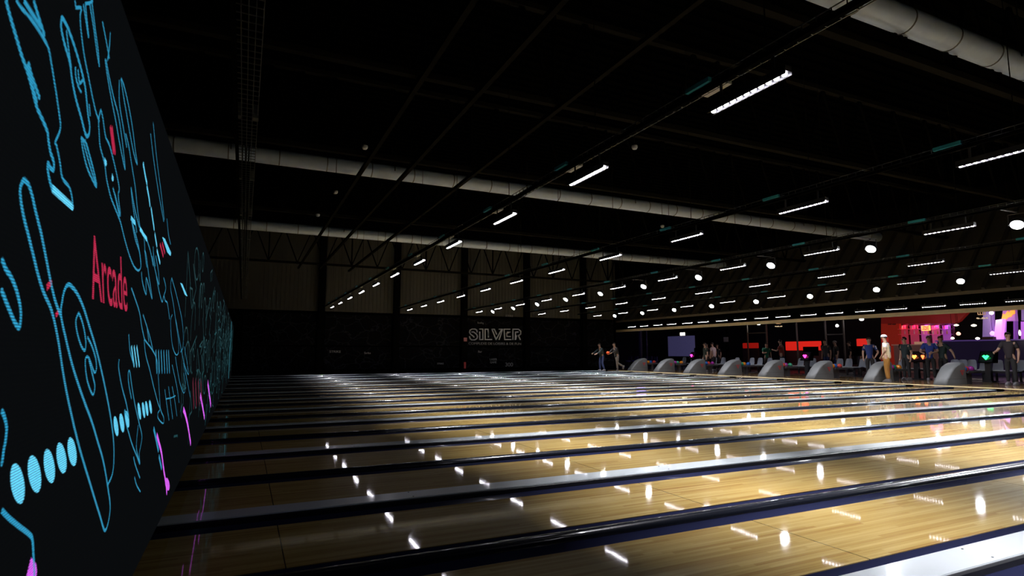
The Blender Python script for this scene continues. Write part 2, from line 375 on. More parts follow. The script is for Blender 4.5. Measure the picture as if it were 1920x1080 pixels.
CY = Strokes(); HOT = Strokes(); DIM = Strokes(); RED = Strokes(); MAG = Strokes()
A = [
 [(8,0),(12,17),(20,45),(28,72),(38,105),(48,133),(57,165),(66,200),(76,222),(86,246),(88,262),(92,285),(98,303),(98,318),(92,314),(87,306),(87,320),(91,340),(95,353)],
 [(134,388),(133,372),(128,352),(118,339),(113,328),(110,305),(104,275),(101,266),(108,250),(111,235),(108,210),(103,175),(98,145),(93,115),(88,90),(75,65),(55,35),(35,12),(28,0)],
 [(60,0),(66,20),(73,42),(80,64)], [(42,0),(58,25),(74,50)],
 [(50,116),(56,140),(63,160),(71,182)], [(47,122),(56,155),(66,190)],
 [(113,33),(112,50),(118,80),(128,115),(133,150),(140,185),(150,220),(155,240),(160,255),(165,250),(166,235),(163,215),(160,185),(157,160),(150,130),(140,95),(128,60),(118,38),(113,33)],
 [(122,56),(126,90),(131,125)], [(139,125),(140,145),(146,165),(150,172)], [(144,130),(147,155),(154,150),(158,165)], [(165,195),(167,215)],
 [(140,14),(150,15),(148,30),(150,60),(156,105),(165,150),(172,185),(178,210),(184,226)],
 [(158,8),(161,40),(164,68)], [(154,8),(160,45),(163,66)], [(170,2),(176,50),(182,95),(184,123)], [(166,6),(174,55),(180,100),(184,122)], [(138,0),(140,14)], [(172,0),(166,5),(158,6)],
 [(150,258),(153,280),(160,310),(168,330),(179,350),(175,325),(168,300),(160,270),(150,258)], [(153,262),(165,305),(178,346)], [(157,262),(170,305),(179,345)],
 [(42,336),(36,348),(35,365),(40,400),(50,440),(60,480),(70,520),(80,550),(95,585),(107,640),(117,705),(130,770),(147,840),(165,900),(185,965),(196,995),(205,955),(200,910),(192,865),(182,830),(170,790),(155,750),(135,690),(120,630),(112,590),(115,560),(119,543),(125,534),(133,538),(144,553),(155,578),(165,610),(180,660),(195,725),(207,790),(212,840),(210,885),(200,910)],
 [(42,336),(50,345),(57,365),(65,400),(75,440),(85,490),(95,540),(103,570),(112,592)],
 [(145,587),(140,602),(143,625),(150,648),(157,657),(159,645),(157,625),(152,603),(147,590),(145,587)],
 [(162,632),(170,648),(177,670),(179,690),(175,698),(165,672),(159,671),(158,685),(162,715),(172,740),(176,725),(172,705),(165,675)],
 [(0,485),(8,505),(18,520),(28,545),(35,575),(36,600),(33,614),(25,605),(12,575),(0,545)],
 [(0,770),(5,782),(9,800),(8,820),(3,850),(0,870)],
 [(0,957),(12,970),(30,985),(52,1002),(58,1012),(60,1040),(62,1080)],
 [(222,674),(221,690),(227,725),(235,755),(240,782),(235,775),(232,770),(234,790),(240,812),(247,835),(256,857),(261,870),(260,850),(265,820),(260,795),(252,760),(246,725),(242,697),(239,700),(240,720),(245,747)],
 [(258,797),(255,825),(255,845),(261,868)],
 [(249,857),(252,870),(257,885),(261,896)], [(251,895),(255,910),(262,922)],
 [(240,627),(242,655),(246,672),(250,685)],
 [(269,637),(272,665),(280,695),(287,725),(295,755),(299,767),(295,775),(296,785),(305,794),(306,783),(300,767),(298,740),(296,710),(294,680),(287,660),(270,637)],
 [(245,540),(252,560),(260,585),(265,615),(270,637)], [(267,590),(275,615),(282,640),(286,660)], [(274,610),(278,640)],
 [(308,730),(312,760),(316,788)], [(315,725),(319,755),(323,785)], [(322,725),(327,752),(331,780)], [(310,748),(320,746),(328,742)],
 [(187,205),(183,225),(184,250),(186,275),(194,305),(198,335),(205,366),(210,380),(222,410),(226,423),(233,451),(242,481),(251,501),(259,507),(263,495),(258,460),(250,430),(245,410)],
 [(187,205),(191,222),(196,255),(203,271),(210,296),(217,326),(222,354),(220,366),(224,400)], [(214,364),(220,390),(224,404)], [(210,352),(216,375),(222,405)],
 [(195,110),(200,145),(207,185),(215,225),(222,265),(230,305),(233,314),(227,260),(220,215),(212,185),(202,140),(197,112)],
 [(225,147),(230,180),(236,215),(243,255),(250,290),(256,308),(252,280),(247,240),(240,200),(232,165),(226,147)],
 [(222,150),(222,190),(228,230),(236,275)], [(205,60),(203,90),(200,112)], [(190,40),(196,70),(203,108)],
 [(234,250),(240,275),(246,312),(252,350),(256,389),(261,426)],
 [(274,449),(281,472),(286,498)], [(244,351),(247,380),(255,435)], [(244,351),(252,395),(260,426)],
 [(245,412),(252,447),(260,472),(263,499)], [(269,444),(271,477),(274,500)], [(286,462),(287,480),(290,499)],
 [(264,510),(266,530),(273,552),(273,521),(284,560),(278,518),(273,480),(270,470)], [(284,480),(291,512),(297,533),(296,510),(291,480)],
 [(292,518),(297,545),(303,566),(306,555),(309,564),(313,569),(317,598)],
 [(321,521),(319,540),(324,569),(329,604),(334,640),(334,660),(329,665),(322,646),(319,604),(322,590)],
 [(321,521),(331,557),(341,604),(343,646),(338,660)], [(329,600),(340,660),(347,690),(353,702),(350,680),(345,650)],
 [(322,684),(331,726),(335,755)], [(328,669),(333,700),(338,723),(344,737),(347,725),(344,700)], [(343,680),(350,712),(356,745)],
 [(306,555),(310,540),(306,521)], [(281,250),(287,300),(296,360),(306,415)], [(286,230),(293,300),(301,360),(307,412)], [(312,410),(315,440),(319,458)],
]
for l in A: CY.line(l, 0.009)
B = [ [(95,353),(115,371),(134,388)], [(194,300),(197,306)], [(208,330),(210,335)], [(244,408),(252,418)], [(261,428),(268,440),(274,449)],
 [(267,305),(271,329),(274,343)], [(274,348),(278,370),(280,385)], [(282,389),(285,410),(288,430)], [(289,438),(293,461)], [(293,468),(299,493)] ]
for l in B: HOT.line(l, 0.014)
HOT.poly([(303,444),(308,447),(320,474),(319,480),(313,474)])
HOT.poly([(337,530),(341,532),(351,556),(346,553)])
def ell(o, cx, cy, rx, ry, lean=0.12, n=20):
    o.poly([(cx + rx*math.cos(2*PI*i/n) + lean*ry*math.sin(2*PI*i/n), cy + ry*math.sin(2*PI*i/n)) for i in range(n)])
for cx, cy, rx, ry in ((30,907,13,38),(62,889,12,35),(90,874,10,32),(113,859,9,29),(133,847,8,27),(216,799,4,19),(227,793,4,18),(237,786,3.5,16),
                       (260,771,2.6,16),(268,769,2.4,15),(274,766,2.4,14),(281,763,2.2,13)): ell(HOT, cx, cy, rx, ry)
for x in (245, 250, 255): HOT.line([(x,649),(x+5,686)], 0.012)
for x in (291,296,301,306,311,315): CY.line([(x,657),(x+2,698)], 0.016)
MAG.line([(50,1068),(60,1080)], 0.04)
MAG.line([(293,815),(297,830),(302,850),(306,880),(310,905),(312,925)], 0.022); ell(MAG, 313,908,4,12)
MAG.line([(343,767),(347,778),(352,800),(357,832)], 0.035); MAG.line([(375,741),(379,760),(383,783)], 0.05); MAG.line([(389,717),(392,738),(395,760)], 0.06)
CY.line([(287,803),(291,820),(296,845)], 0.02); CY.line([(297,855),(302,878)], 0.02)
RED.line([(85,539),(93,530)], 0.012); RED.line([(102,592),(106,586)], 0.010)
for i, (xa, ya, xb, yb) in enumerate(((205,236,211,284),(208,238,214,286),(299,457,305,480),(303,455,308,474))): RED.line([(xa,ya),(xb,yb)], 0.014)
for x in (361,366,371,376): DIM.line([(x,712+(x-361)*.1),(x+2,762-(x-361)*.5)], 0.055)
# the far, strongly foreshortened stretch of the drawing: more of the same doodles, drawn in metres
FAR = Strokes()
for i in range(230):
    y = 3.9 + (i/230.0)*16.6 + rnd.uniform(-.1,.1); z = rnd.uniform(0.42, 1.55) ; n = rnd.randint(3, 7)
    z += rnd.uniform(0,.35)
    pts = [(y + rnd.uniform(-.12,.12)*q, z + rnd.uniform(0.01,.09)*q*(1 if rnd.random()<.8 else -1)) for q in range(n)]
    wd = 0.012 + 0.0012*i/10
    if i % 2:
        ry, rz_, tl = rnd.uniform(.05,.22), rnd.uniform(.05,.20), rnd.uniform(-.5,.1)
        pts = [(y+ry*math.cos(a*PI/7)+tl*rz_*math.sin(a*PI/7), z+rz_*math.sin(a*PI/7)) for a in range(rnd.choice((9,12,15)))]
    for (ay,az),(by,bz) in zip(pts, pts[1:]):
        az, bz = min(max(az,.36),1.93), min(max(bz,.36),1.93); dy, dz = by-ay, bz-az; l = math.hypot(dy,dz)
        if l < .004 or by > YS1-.05 or ay > YS1-.05: continue
        ny, nz_ = -dz/l*wd/2, dy/l*wd/2
        FAR.add([(XS+.002,ay+ny,az+nz_),(XS+.002,by+ny,bz+nz_),(XS+.002,by-ny,bz-nz_),(XS+.002,ay-ny,az-nz_)], [(0,1,2,3)])
M_cy = led_mat('led_cyan', (0.035, 0.42, 0.72), 0.85); M_hot = led_mat('led_bright_cyan', (0.12, 0.62, 0.90), 1.3)
M_far = led_mat('led_far', (0.02, 0.30, 0.36), 0.22); M_red = led_mat('led_red', (0.85, 0.015, 0.10), 0.75); M_mag = led_mat('led_magenta', (0.75, 0.12, 0.95), 1.2)
M_dim = led_mat('led_dim_red', (0.35, 0.01, 0.06), 0.35)
for nm, o_, m_ in (('cyan_drawing', CY, M_cy), ('bright_drawing', HOT, M_hot), ('distant_drawing', FAR, M_far), ('red_marks', RED, M_red), ('magenta_marks', MAG, M_mag), ('dim_red_block', DIM, M_dim)):
    o = W(o_.build(nm, m_)); o['label'] = nm.replace('_', ' ') + ' lit on the screen'
q0 = onX(175, 500, XS); q1 = onX(240, 545, XS)
za, zb = onX(172, 440, XS).z, onX(180, 565, XS).z
o = text_obj('arcade_word', 'Arcade', 1.0, M_red, (0,0,0), (PI/2, 0, PI/2), None, ext=0.0)
xs = [v.co.x for v in o.data.vertices]; ys = [v.co.y for v in o.data.vertices]
capH = max(ys)-min(ys)
o.data.transform(Matrix.Diagonal(((q1.y-q0.y)/(max(xs)-min(xs)), (za-zb)/capH, 1, 1)) @ Matrix.Translation((-min(xs), -min(ys), 0)))
o.data.transform(Matrix(((1,-0.55,0,0),(0,1,0,0),(0,0,1,0),(0,0,0,1))))
o.location = (XS+0.003, q0.y, zb); W(o); o['label'] = 'red Arcade lettering lit on the screen'
rb = W(MB().box(XS, 17.2, 0.42, XS+.004, 17.5, 1.95).build('colour_stripe', led_mat('led_stripe', (0.05,0.30,0.40), 0.5)))

# ------------------------------------------------------------------ LED bars, trays, floodlights
def tray(X, z, y0, y1, label, wd=0.12):
    b = MB()
    r = 0.0035
    for dx, dz in ((-wd/2,0.05),(-wd/2,0),(-wd/4,0),(0,0),(wd/4,0),(wd/2,0),(wd/2,0.05)): b.box(X+dx-r, y0, z+dz-r, X+dx+r, y1, z+dz+r)
    n = int((y1-y0)/0.12)
    for i in range(n):
        y = y0+i*0.12
        b.box(X-wd/2, y-r, z-r, X+wd/2, y+r, z+r); b.box(X-wd/2-r, y-r, z, X-wd/2+r, y+r, z+0.055); b.box(X+wd/2-r, y-r, z, X+wd/2+r, y+r, z+0.055)
    o = thing('cable_tray', (X, (y0+y1)/2, z), label, 'cable tray', 'wire cable trays carrying the lamps')
    m = b.build('wire_mesh', M_wire, o); m.location = -o.location
    s = MB(); 
    s.box(X-wd/2-0.02, y0, z-0.05, X-wd/2+0.02, y1, z-0.01); s.build('support_rail', M_black, o).location = -o.location
    cb = MB(); 
    for q in range(3): cb.tube((X-0.05+q*0.04, y0, z+0.012), (X-0.05+q*0.04, y1, z+0.012), 0.009, 6)
    cb.build('cables', M_black, o).location = -o.location
    for i in range(int((y1-y0)/PITCH)):
        y = y0 + 0.6 + i*PITCH
        MB().box(X-0.004, y-0.004, z, X+0.004, y+0.004, 7.35).build('hanger_rod', M_steel, o).location = -o.location
    return o
BARLEN = 0.84
def bar_light(X, Y, z, label, group, hi, tray_z=None, small=False):
    t = thing('led_bar_lamp', (X, Y, z), label, 'lamp', group)
    L_ = BARLEN*(0.9 if small else 1)
    b = MB(); b.box(-0.035, -L_/2, 0.012, 0.035, L_/2, 0.06); b.box(-0.04, -L_/2, -0.012, -0.034, L_/2, 0.03); b.box(0.034, -L_/2, -0.012, 0.04, L_/2, 0.03)
    b.build('housing', M_hous, t)
    tz = (tray_z if tray_z else z+0.2)
    for dy in (-0.28, 0.28): MB().box(-0.006, dy-0.012, 0.06, 0.006, dy+0.012, tz-z).build('bracket', M_hous, t)
    prof = [(0.0215, 0.012), (0.0215, -0.003), (0.016, -0.012), (0.005, -0.017)]
    n = 11
    if hi:
        me = None
        for i in range(n):
            y = -L_/2 + L_*(i+0.5)/n
            if me is None: o = MB().lathe(prof, (0,0,0), 14).build('bulb', M_bulb, t, smooth=True); me = o.data
            else: o = bpy.data.objects.new('bulb', me); COL.objects.link(o); o.parent = t
            o.location = (0, y, 0)
    else:
        b = MB()
        for i in range(n): b.lathe(prof, (0, -L_/2 + L_*(i+0.5)/n, 0), 8)
        b.build('bulbs', M_bulb, t)
    if not small:
        d = MB(); d.box(-0.06, 0.25, tz-z+0.0, 0.10, 0.55, tz-z+0.03); dr = d.build('driver_box', M_driver, t)
        MB().box(-0.13, 0.30, tz-z+0.01, -0.09, 0.60, tz-z+0.05).build('blue_tag', M_blue, t)
    ld = bpy.data.lights.new('bar_light', 'AREA'); ld.shape = 'RECTANGLE'; ld.size = 0.05; ld.size_y = L_; ld.energy = BAR_W*(0.5 if small else 1.0); ld.color = (0.93, 0.93, 1.0)
    ld.spread = math.radians(128 if small else 65)
    lo = bpy.data.objects.new('bar_light', ld); COL.objects.link(lo); lo.parent = t; lo.location = (0, 0, -0.03)
    if small: lo.rotation_euler = (0, -math.radians(14), 0)   # these lean over the approach
ROWN = ['first', 'second', 'third', 'fourth', 'fifth']
ZB = 3.30; ZT = 3.52
for r in range(5):
    X = 3.8*(r+1) - (0.06 if r == 4 else 0)
    tray(X-0.02, ZT, -2.5, 30.7, f"thin wire cable tray above the {ROWN[r]} row of LED bars from the screen wall")
    for k in range(12 if r in (0, ) else 11):
        Y = 3.40 + PITCH*k - (0.06 if r else 0.0)
        if Y > 30.5: continue
        bar_light(X, Y, ZB, f"white LED bar lamp on the {ROWN[r]} tray from the screen wall, {ORD[k]} from the camera", f'LED bars of the {ROWN[r]} row', (k < 6), ZT)
    Y = 3.40-PITCH
    bar_light(X, Y, ZB, f"white LED bar lamp on the {ROWN[r]} tray, above the first lane pair beside the camera", f'LED bars of the {ROWN[r]} row', False, ZT)
tray(-0.085, 3.75, -2.0, 30.7, 'thin wire cable tray high above the LED screen wall', 0.22)
for k in range(11):
    o = MB().box(-0.205, 1.75+PITCH*k, 3.72, -0.145, 1.85+PITCH*k, 3.86).box(-0.025, 1.75+PITCH*k, 3.72, 0.035, 1.85+PITCH*k, 3.86).build('tray_clamp', M_wire)
    tag(o, f"pale metal clamp pair on the tray above the screen wall, {ORD[k]} from the camera", 'clamp', 'clamps on the tray above the screen')
rl = thing('lamp_rail', (21.6, 20, 2.84), 'thin black rail carrying the low lamp row above the cream beam', 'rail')
MB().box(-0.02,-21,0.0,0.02,12,0.03).build('rail_bar', M_black, rl)
for q in range(13): MB().box(0.02,-20+q*2.53,0.0,1.06,-19.96+q*2.53,0.03).build('rail_arm', M_black, rl)
ys6 = []
for k in range(19):
    x = [1902.8,1828,1746.5,1682,1616,1563,1509.3,1464.5,1418.5,1381.7,1342.5,1310.5,1277.2,1249.6,1220.3,1196.5,1171.3]
    Y = 10.97 + (k//2)*PITCH + (1.22 if k % 2 else 0.0) - PITCH
    if Y > 31: break
    bar_light(21.6, Y*0.9664, 2.704, f"white LED bar lamp in the low row above the cream beam, {ORD[k]} from the camera", 'LED bars above the cream beam', k < 9, 2.84, small=True)

def flood(X, Y, z, aim, label, group, e, TX):
    t = thing('round_floodlight', (X, Y, z), label, 'floodlight', group)
    d = (Vector(aim)-Vector((X,Y,z))).normalized(); q = (-d).to_track_quat('Z', 'Y'); M = q.to_matrix()
    r = 0.10
    MB().lathe([(r, 0.0), (r, 0.05), (r*0.8, 0.12), (r*0.35, 0.16)], (0,0,0), 20, M).build('housing', M_hous, t, smooth=True)
    MB().lathe([(r*0.90, 0.004), (r*0.92, -0.004), (r*0.7, -0.012), (r*0.2, -0.016)], (0,0,0), 20, M).build('lens', M_flood, t, smooth=True)
    b = MB(); side = M @ Vector((1,0,0)); up = Vector((0,0,1))
    for sg in (-1, 1): b.bar(side*sg*(r+0.012), side*sg*(r+0.012)+up*0.19, 0.03, 0.006)
    b.bar(side*-(r+0.012)+up*0.19, side*(r+0.012)+up*0.19, 0.03, 0.006); b.bar(up*0.19, Vector((0,0,ZT-z-0.03)), 0.02, 0.02); b.bar(Vector((0.02,0,ZT-z-0.03)), Vector((TX-X,0,ZT-z-0.03)), 0.025, 0.02)
    b.build('yoke', M_hous, t)
    ld = bpy.data.lights.new('flood_light', 'AREA'); ld.shape = 'DISK'; ld.size = 0.18; ld.energy = e; ld.spread = math.radians(56); ld.color = (0.93, 0.96, 1.0)
    lo = bpy.data.objects.new('flood_light', ld); COL.objects.link(lo); lo.parent = t; lo.location = d*0.03; lo.rotation_euler = d.to_track_quat('-Z', 'Y').to_euler()
for k in range(12):
    Y = 5.05 + PITCH*(k-2)
    if Y > 29.5: break
    nm = ORD[k]
    flood(11.85, Y, 3.27, (8.9, Y-0.5, 0), f"round floodlight tilted towards the screen on the third tray, {nm} from the camera", 'floodlights on the third tray', FLOOD_W, 11.38)
for k in range(12):
    Y = 9.75 + PITCH*(k-4)
    if Y > 29.5: break
    flood(19.35, Y, 3.23, (16.0, Y-1.3, 0), f"round floodlight tilted towards the screen on the fifth tray, {ORD[k]} from the camera", 'floodlights on the fifth tray', FLOOD_W, 18.92)

# ------------------------------------------------------------------ ducts and roof steel
def duct(Y, z, r, x0, x1, label, bends=()):
    t = thing('air_duct', ((x0+x1)/2, Y, z), label, 'duct', 'round metal ducts under the roof')
    pts = [(x0, 0)]
    x = x0; 
    b = MB(); n = 24; X = x0; segs = []
    path = [(x0, 0.0)] + list(bends) + [(x1, bends[-1][1] if bends else 0.0)]
    P = [Vector((px, Y+dy, z)) for px, dy in path]
    for a, c in zip(P, P[1:]): b.tube(a, c, r, n, caps=True)
    for c in P[1:-1]: b.ball(c, r*1.0, 20)
    o = b.build('duct_shell', M_duct, t, smooth=True); o.location = -t.location
    rm = None; x = x0+0.8; seam = mat('duct_seam', (0.12,0.12,0.11), rough=0.5, metal=0.6)
    while x < x1-0.5:
        if rm is None: o = MB().tube((-0.012,0,0), (0.012,0,0), r+0.008, n).build('seam_ring', seam, t); rm = o.data
        else: o = bpy.data.objects.new('seam_ring', rm); COL.objects.link(o); o.parent = t
        o.location = (x-t.location.x, 0, 0); x += 1.15
    x = x0+2
    while x < x1-1:
        for sg in (-1,1): MB().tube((x-t.location.x, sg*r, 0), (x-t.location.x, sg*r, 7.35-z), 0.012, 6).build('hanger', M_steel, t)
        x += 4
duct(4.8, 6.0, 0.19, -2.5, 24.0, 'broad galvanised air duct in the upper right, nearest the camera')
duct(15.2, 6.0, 0.19, -2.5, 24.3, 'long galvanised air duct across the middle of the roof')
duct(23.9, 6.0, 0.19, -2.5, 24.3, 'long galvanised air duct nearest the far wall')
def truss(Y, z0, z1, x0, x1, label, step=1.3):
    t = thing('roof_truss', ((x0+x1)/2, Y, z0), label, 'truss', 'steel trusses across the roof')
    MB().box(x0, Y-0.06, z0-0.05, x1, Y+0.06, z0+0.05).build('bottom_chord', M_steel, t).location = -t.location
    MB().box(x0, Y-0.06, z1-0.05, x1, Y+0.06, z1+0.05).build('top_chord', M_steel, t).location = -t.location
    b = MB(); n = int((x1-x0)/step)
    for i in range(n):
        a = x0+i*step
        b.bar((a, Y, z0), (a+step/2, Y, z1), 0.05, 0.05); b.bar((a+step/2, Y, z1), (a+step, Y, z0), 0.05, 0.05)
        if i % 3 == 0: b.bar((a, Y, z0), (a, Y, z1), 0.06, 0.06)
    b.build('web', M_black, t).location = -t.location
for Y, lb in ((4.9,'nearest steel roof truss, top right'), (8.5,'steel roof truss crossing the picture above the lamp trays'), (12.6,'steel roof truss just before the middle duct'),
              (18.8,'steel roof truss behind the middle duct'), (29.6,'dark lattice truss close to the far wall')):
    truss(Y, 5.5, 7.2, -3, 25 if Y < 25 else X_EDGE, lb)
for X, lb in ((2.35,'leftmost of three'), (3.35,'middle one of three'), (4.85,'rightmost of three')):
    b = MB(); b.box(X-0.04, -3, 5.36, X+0.04, 30.8, 5.44)
    o = b.build('roof_tie', M_steel); tag(o, f"thin steel roof tie running away from the camera, {lb}", 'beam', 'roof ties running along the hall')
b = MB()
for i in range(5): MB
for i, (x, y) in enumerate(((684,277),(1190,277),(629,361),(596,404),(1242,425))):
    p_ = onZ(x, y, 5.2); t = thing('smoke_detector', p_, f"small pale detector hanging under the roof, {['left of the middle duct','beside the first tray','left, between the two far ducts','left, just above the far duct','right, under the middle duct'][i]}", 'detector', 'pale detectors under the roof')
    MB().lathe([(0.02,0.05),(0.06,0.04),(0.06,0.0),(0.04,-0.03)], (0,0,0), 12).build('sensor_head', mat('pale_plastic', (0.6,0.6,0.58), rough=0.5), t)
    MB().tube((0,0,0.05), (0,0,7.4-p_.z), 0.008, 6).build('cord', M_steel, t)

# ------------------------------------------------------------------ ball returns
M_hood = mat('hood_grey', (0.10, 0.105, 0.105), rough=0.5, scale=3)
M_redm = mat('red_mark', (0.40, 0.03, 0.03), rough=0.5)
M_rack = mat('rack_dark', (0.05, 0.05, 0.06), rough=0.4)
def ball_return(i, Y):
    t = thing('ball_return', (22.6, Y, 0), f"grey hump-shaped ball return hood with a red triangle mark, {ORD[i]} from the camera", 'ball return', 'ball returns on the approach')
    # side profile in (x,z): long nose towards the lanes, steep round back
    pr = [(-0.72,0.0),(-0.70,0.07),(-0.55,0.22),(-0.33,0.44),(-0.10,0.63),(0.12,0.715),(0.30,0.765),(0.45,0.775),(0.54,0.755),(0.59,0.70),(0.61,0.45),(0.63,0.15),(0.64,0.0)]
    bm = bmesh.new(); rows = []
    sec = [(-0.23,0.86,0.93),(-0.20,0.95,0.98),(-0.12,1,1),(0.12,1,1),(0.20,0.95,0.98),(0.23,0.86,0.93)]
    b = MB(); n = len(pr)
    for y, sx, sz in sec: b.v += [(x*sx, y, z*sz) for x, z in pr]
    for k in range(len(sec)-1):
        for j in range(n-1): b.f.append((k*n+j, k*n+j+1, (k+1)*n+j+1, (k+1)*n+j))
    b.f.append(tuple(range(n))); b.f.append(tuple((len(sec)-1)*n+j for j in range(n-1, -1, -1)))
    bm.free(); b.build('hood', M_hood, t, smooth=True)
    m = MB(); m.add([(x, -0.236, z) for x, z in ((0.18,0.50),(0.42,0.50),(0.30,0.31))] + [(x, -0.228, z) for x, z in ((0.18,0.50),(0.42,0.50),(0.30,0.31))], [(0,1,2),(3,4,5),(0,1,4,3),(1,2,5,4),(2,0,3,5)])
    m.build('triangle_mark', M_redm, t)
    m = MB(); m.add([(x, -0.239, z) for x, z in ((0.25,0.465),(0.35,0.465),(0.30,0.385))], [(0,1,2)]); m.build('mark_centre', M_hood, t)
    MB().box(-0.6, -0.232, 0.20, 0.50, -0.224, 0.208).build('panel_seam', mat('seam_dark', (0.03,0.03,0.03), rough=0.6), t)
    b = MB().box(0.66, -0.24, 0.38, 1.45, 0.24, 0.42).box(0.66, -0.26, 0.42, 1.45, -0.22, 0.48).box(0.66, 0.22, 0.42, 1.45, 0.26, 0.48).box(1.0, -0.08, 0, 1.15, 0.08, 0.38)
    b.build('ball_tray', M_rack, t)
for i in range(8): ball_return(i, CAP0 + PITCH*(4+i))
bcol = [(0.02,0.10,0.35),(0.45,0.04,0.03),(0.25,0.02,0.22),(0.01,0.20,0.09),(0.5,0.16,0.01)]
bn = ['blue','red','purple','green','orange']
for i in range(8):
    for q in range(3):
        c = (i*2+q) % 5; Y = CAP0+PITCH*(4+i)
        o = MB().ball((0,0,0), 0.108, 18).build('bowling_ball', mat('ball_'+bn[c], bcol[c], rough=0.08, coat=1), smooth=True, loc=(23.38+q*0.235, Y-0.03+0.06*(q % 2), 0.528))
        tag(o, f"{bn[c]} bowling ball on tray of {ORD[i]} ball return from camera, {['front','middle','rear'][q]} of three", 'bowling ball', 'bowling balls on the return trays')
# ------------------------------------------------------------------ seats, tables, consoles
M_seat = mat('seat_grey', (0.42, 0.47, 0.55), rough=0.38, scale=3)
M_beam = mat('bench_dark', (0.02,0.02,0.025), rough=0.3, coat=0.4)
_seat = {}
def seat(X, Y, label, rz=0.0):
    t = thing('bucket_seat', (X, Y, 0), label, 'seat', 'grey bucket seats facing the lanes', rz)
    if not _seat:
        pr = [(-0.22,0.40),(-0.20,0.425),(-0.05,0.41),(0.10,0.42),(0.17,0.50),(0.21,0.66),(0.235,0.80),(0.25,0.83)]
        b = MB(); th = 0.02
        ws = [0.15,0.19,0.20,0.19,0.18,0.17,0.145,0.09]
        for sd in (0, 1):
            for (x,z), w_ in zip(pr, ws):
                for u in (-1,-0.6,0,0.6,1): b.v.append((x + (0.0 if sd == 0 else th) - 0.03*(u*u)*(1 if z>0.45 else 0), u*w_, z - (th if sd else 0)*0.6 + 0.03*u*u*(1 if z < 0.45 else 0)))
        n = 5; m = len(pr)
        for sd in (0, 1):
            for j in range(m-1):
                for u in range(n-1):
                    a = sd*m*n + j*n + u; b.f.append((a, a+1, a+n+1, a+n))
        for j in range(m-1):
            for u in (0, n-1): a = j*n+u; b.f.append((a, a+n, m*n+a+n, m*n+a))
        for u in range(n-1):
            b.f.append((u, u+1, m*n+u+1, m*n+u)); a = (m-1)*n+u; b.f.append((a, a+1, m*n+a+1, m*n+a))
        o = b.build('shell', M_seat, t, smooth=True); _seat['shell'] = o.data
        o = MB().box(-0.03,-0.03,0.02,0.03,0.03,0.40).box(-0.16,-0.16,0.0,0.16,0.16,0.02).box(-0.14,-0.12,0.37,0.12,0.12,0.40).build('pedestal', M_beam, t); _seat['ped'] = o.data
    else:
        for nm, k in (('shell','shell'),('pedestal','ped')):
            o = bpy.data.objects.new(nm, _seat[k]); COL.objects.link(o); o.parent = t
sx = [1911,1866,1841,1817,1800,1785,1687,1631,1613,1587,1570,1520,1497,1462,1439,1421,1406,1378,1352,1336,1317,1295,1279]
lastY = None
for i, x in enumerate(sx):
    p_ = onX(x, 675, 26.9)
    ordn = (ORD + ['nineteenth','twentieth','twenty-first','twenty-second','twenty-third'])[i]
    seat(26.9, p_.y, f"grey moulded bucket seat in the row behind the ball returns, {ordn} from the right", 0.0)
# low dark benches in front of the seats, bright top edge
for i, (xa, xb) in enumerate(((1840,1905),(1660,1760),(1565,1605),(1475,1530),(1390,1435),(1315,1355))):
    a, b_ = onX(xb, 690, 26.2), onX(xa, 690, 26.2)
    t = thing('low_table', (26.2, (a.y+b_.y)/2, 0), f"low black table with a shiny pale edge by the bucket seats, {ORD[i]} from the right", 'table', 'low tables by the seats')
    h = abs(b_.y-a.y)/2
    MB().box(-0.2,-h,0.42,0.2,h,0.455).build('tabletop', mat('pale_edge', (0.45,0.5,0.52), rough=0.25), t)
    for yy in (-h+0.1, h-0.1): MB().box(-0.04,yy-0.04,0,0.04,yy+0.04,0.42).build('leg', M_beam, t)
    MB().box(-0.18,-h+0.02,0.34,0.18,h-0.02,0.41).build('shelf', M_beam, t)
def console(x, col, cname, i, w_=1.0, es=5.0):
    p_ = onX(x, 667, 25.9)
    t = thing('score_console', (25.9, p_.y, 0), f"black score console with a glowing {cname} emblem, {['first','second','third','fourth','fifth'][i]} from the right", 'console', 'score consoles')
    MB().box(-0.16,-0.16,0,0.16,0.16,0.05).prism([(-0.08,0.05),(0.10,0.05),(0.07,0.72),(-0.05,0.72)], 'y', -0.09*w_, 0.09*w_).build('pedestal', M_beam, t)
    MB().prism([(-0.16,0.72),(0.14,0.72),(0.24,1.12),(0.10,1.17)], 'y', -0.26*w_, 0.26*w_).build('monitor', M_black, t)
    m = mat('glow_'+cname, col, emit=col, es=es)
    z = 1.0 + 0.0
    MB().prism([(-0.11*w_,0.98),(-0.05*w_,1.02),(0,0.99),(0.05*w_,1.02),(0.11*w_,0.98),(0.0,0.84)], 'x', -0.135, -0.10).build('glowing_emblem', m, t)
    m2 = mat('console_screen', (0.02,0.02,0.03), rough=0.1)
    MB().prism([(-0.155,0.75),(0.08,1.15),(0.075,1.16),(-0.165,0.76)], 'y', -0.22*w_, 0.22*w_).build('screen', m2, t)
for i, (x, col, cn, w_) in enumerate(((1851,(0.02,0.9,0.15),'green',1),(1733,(1.0,0.12,0.03),'small orange',0.6),(1717,(1.0,0.22,0.04),'orange',1),(1512,(1.0,0.03,0.35),'pink',1),(1299,(1.0,0.03,0.40),'rose',0.9))):
    console(x, col, cn, i, w_)
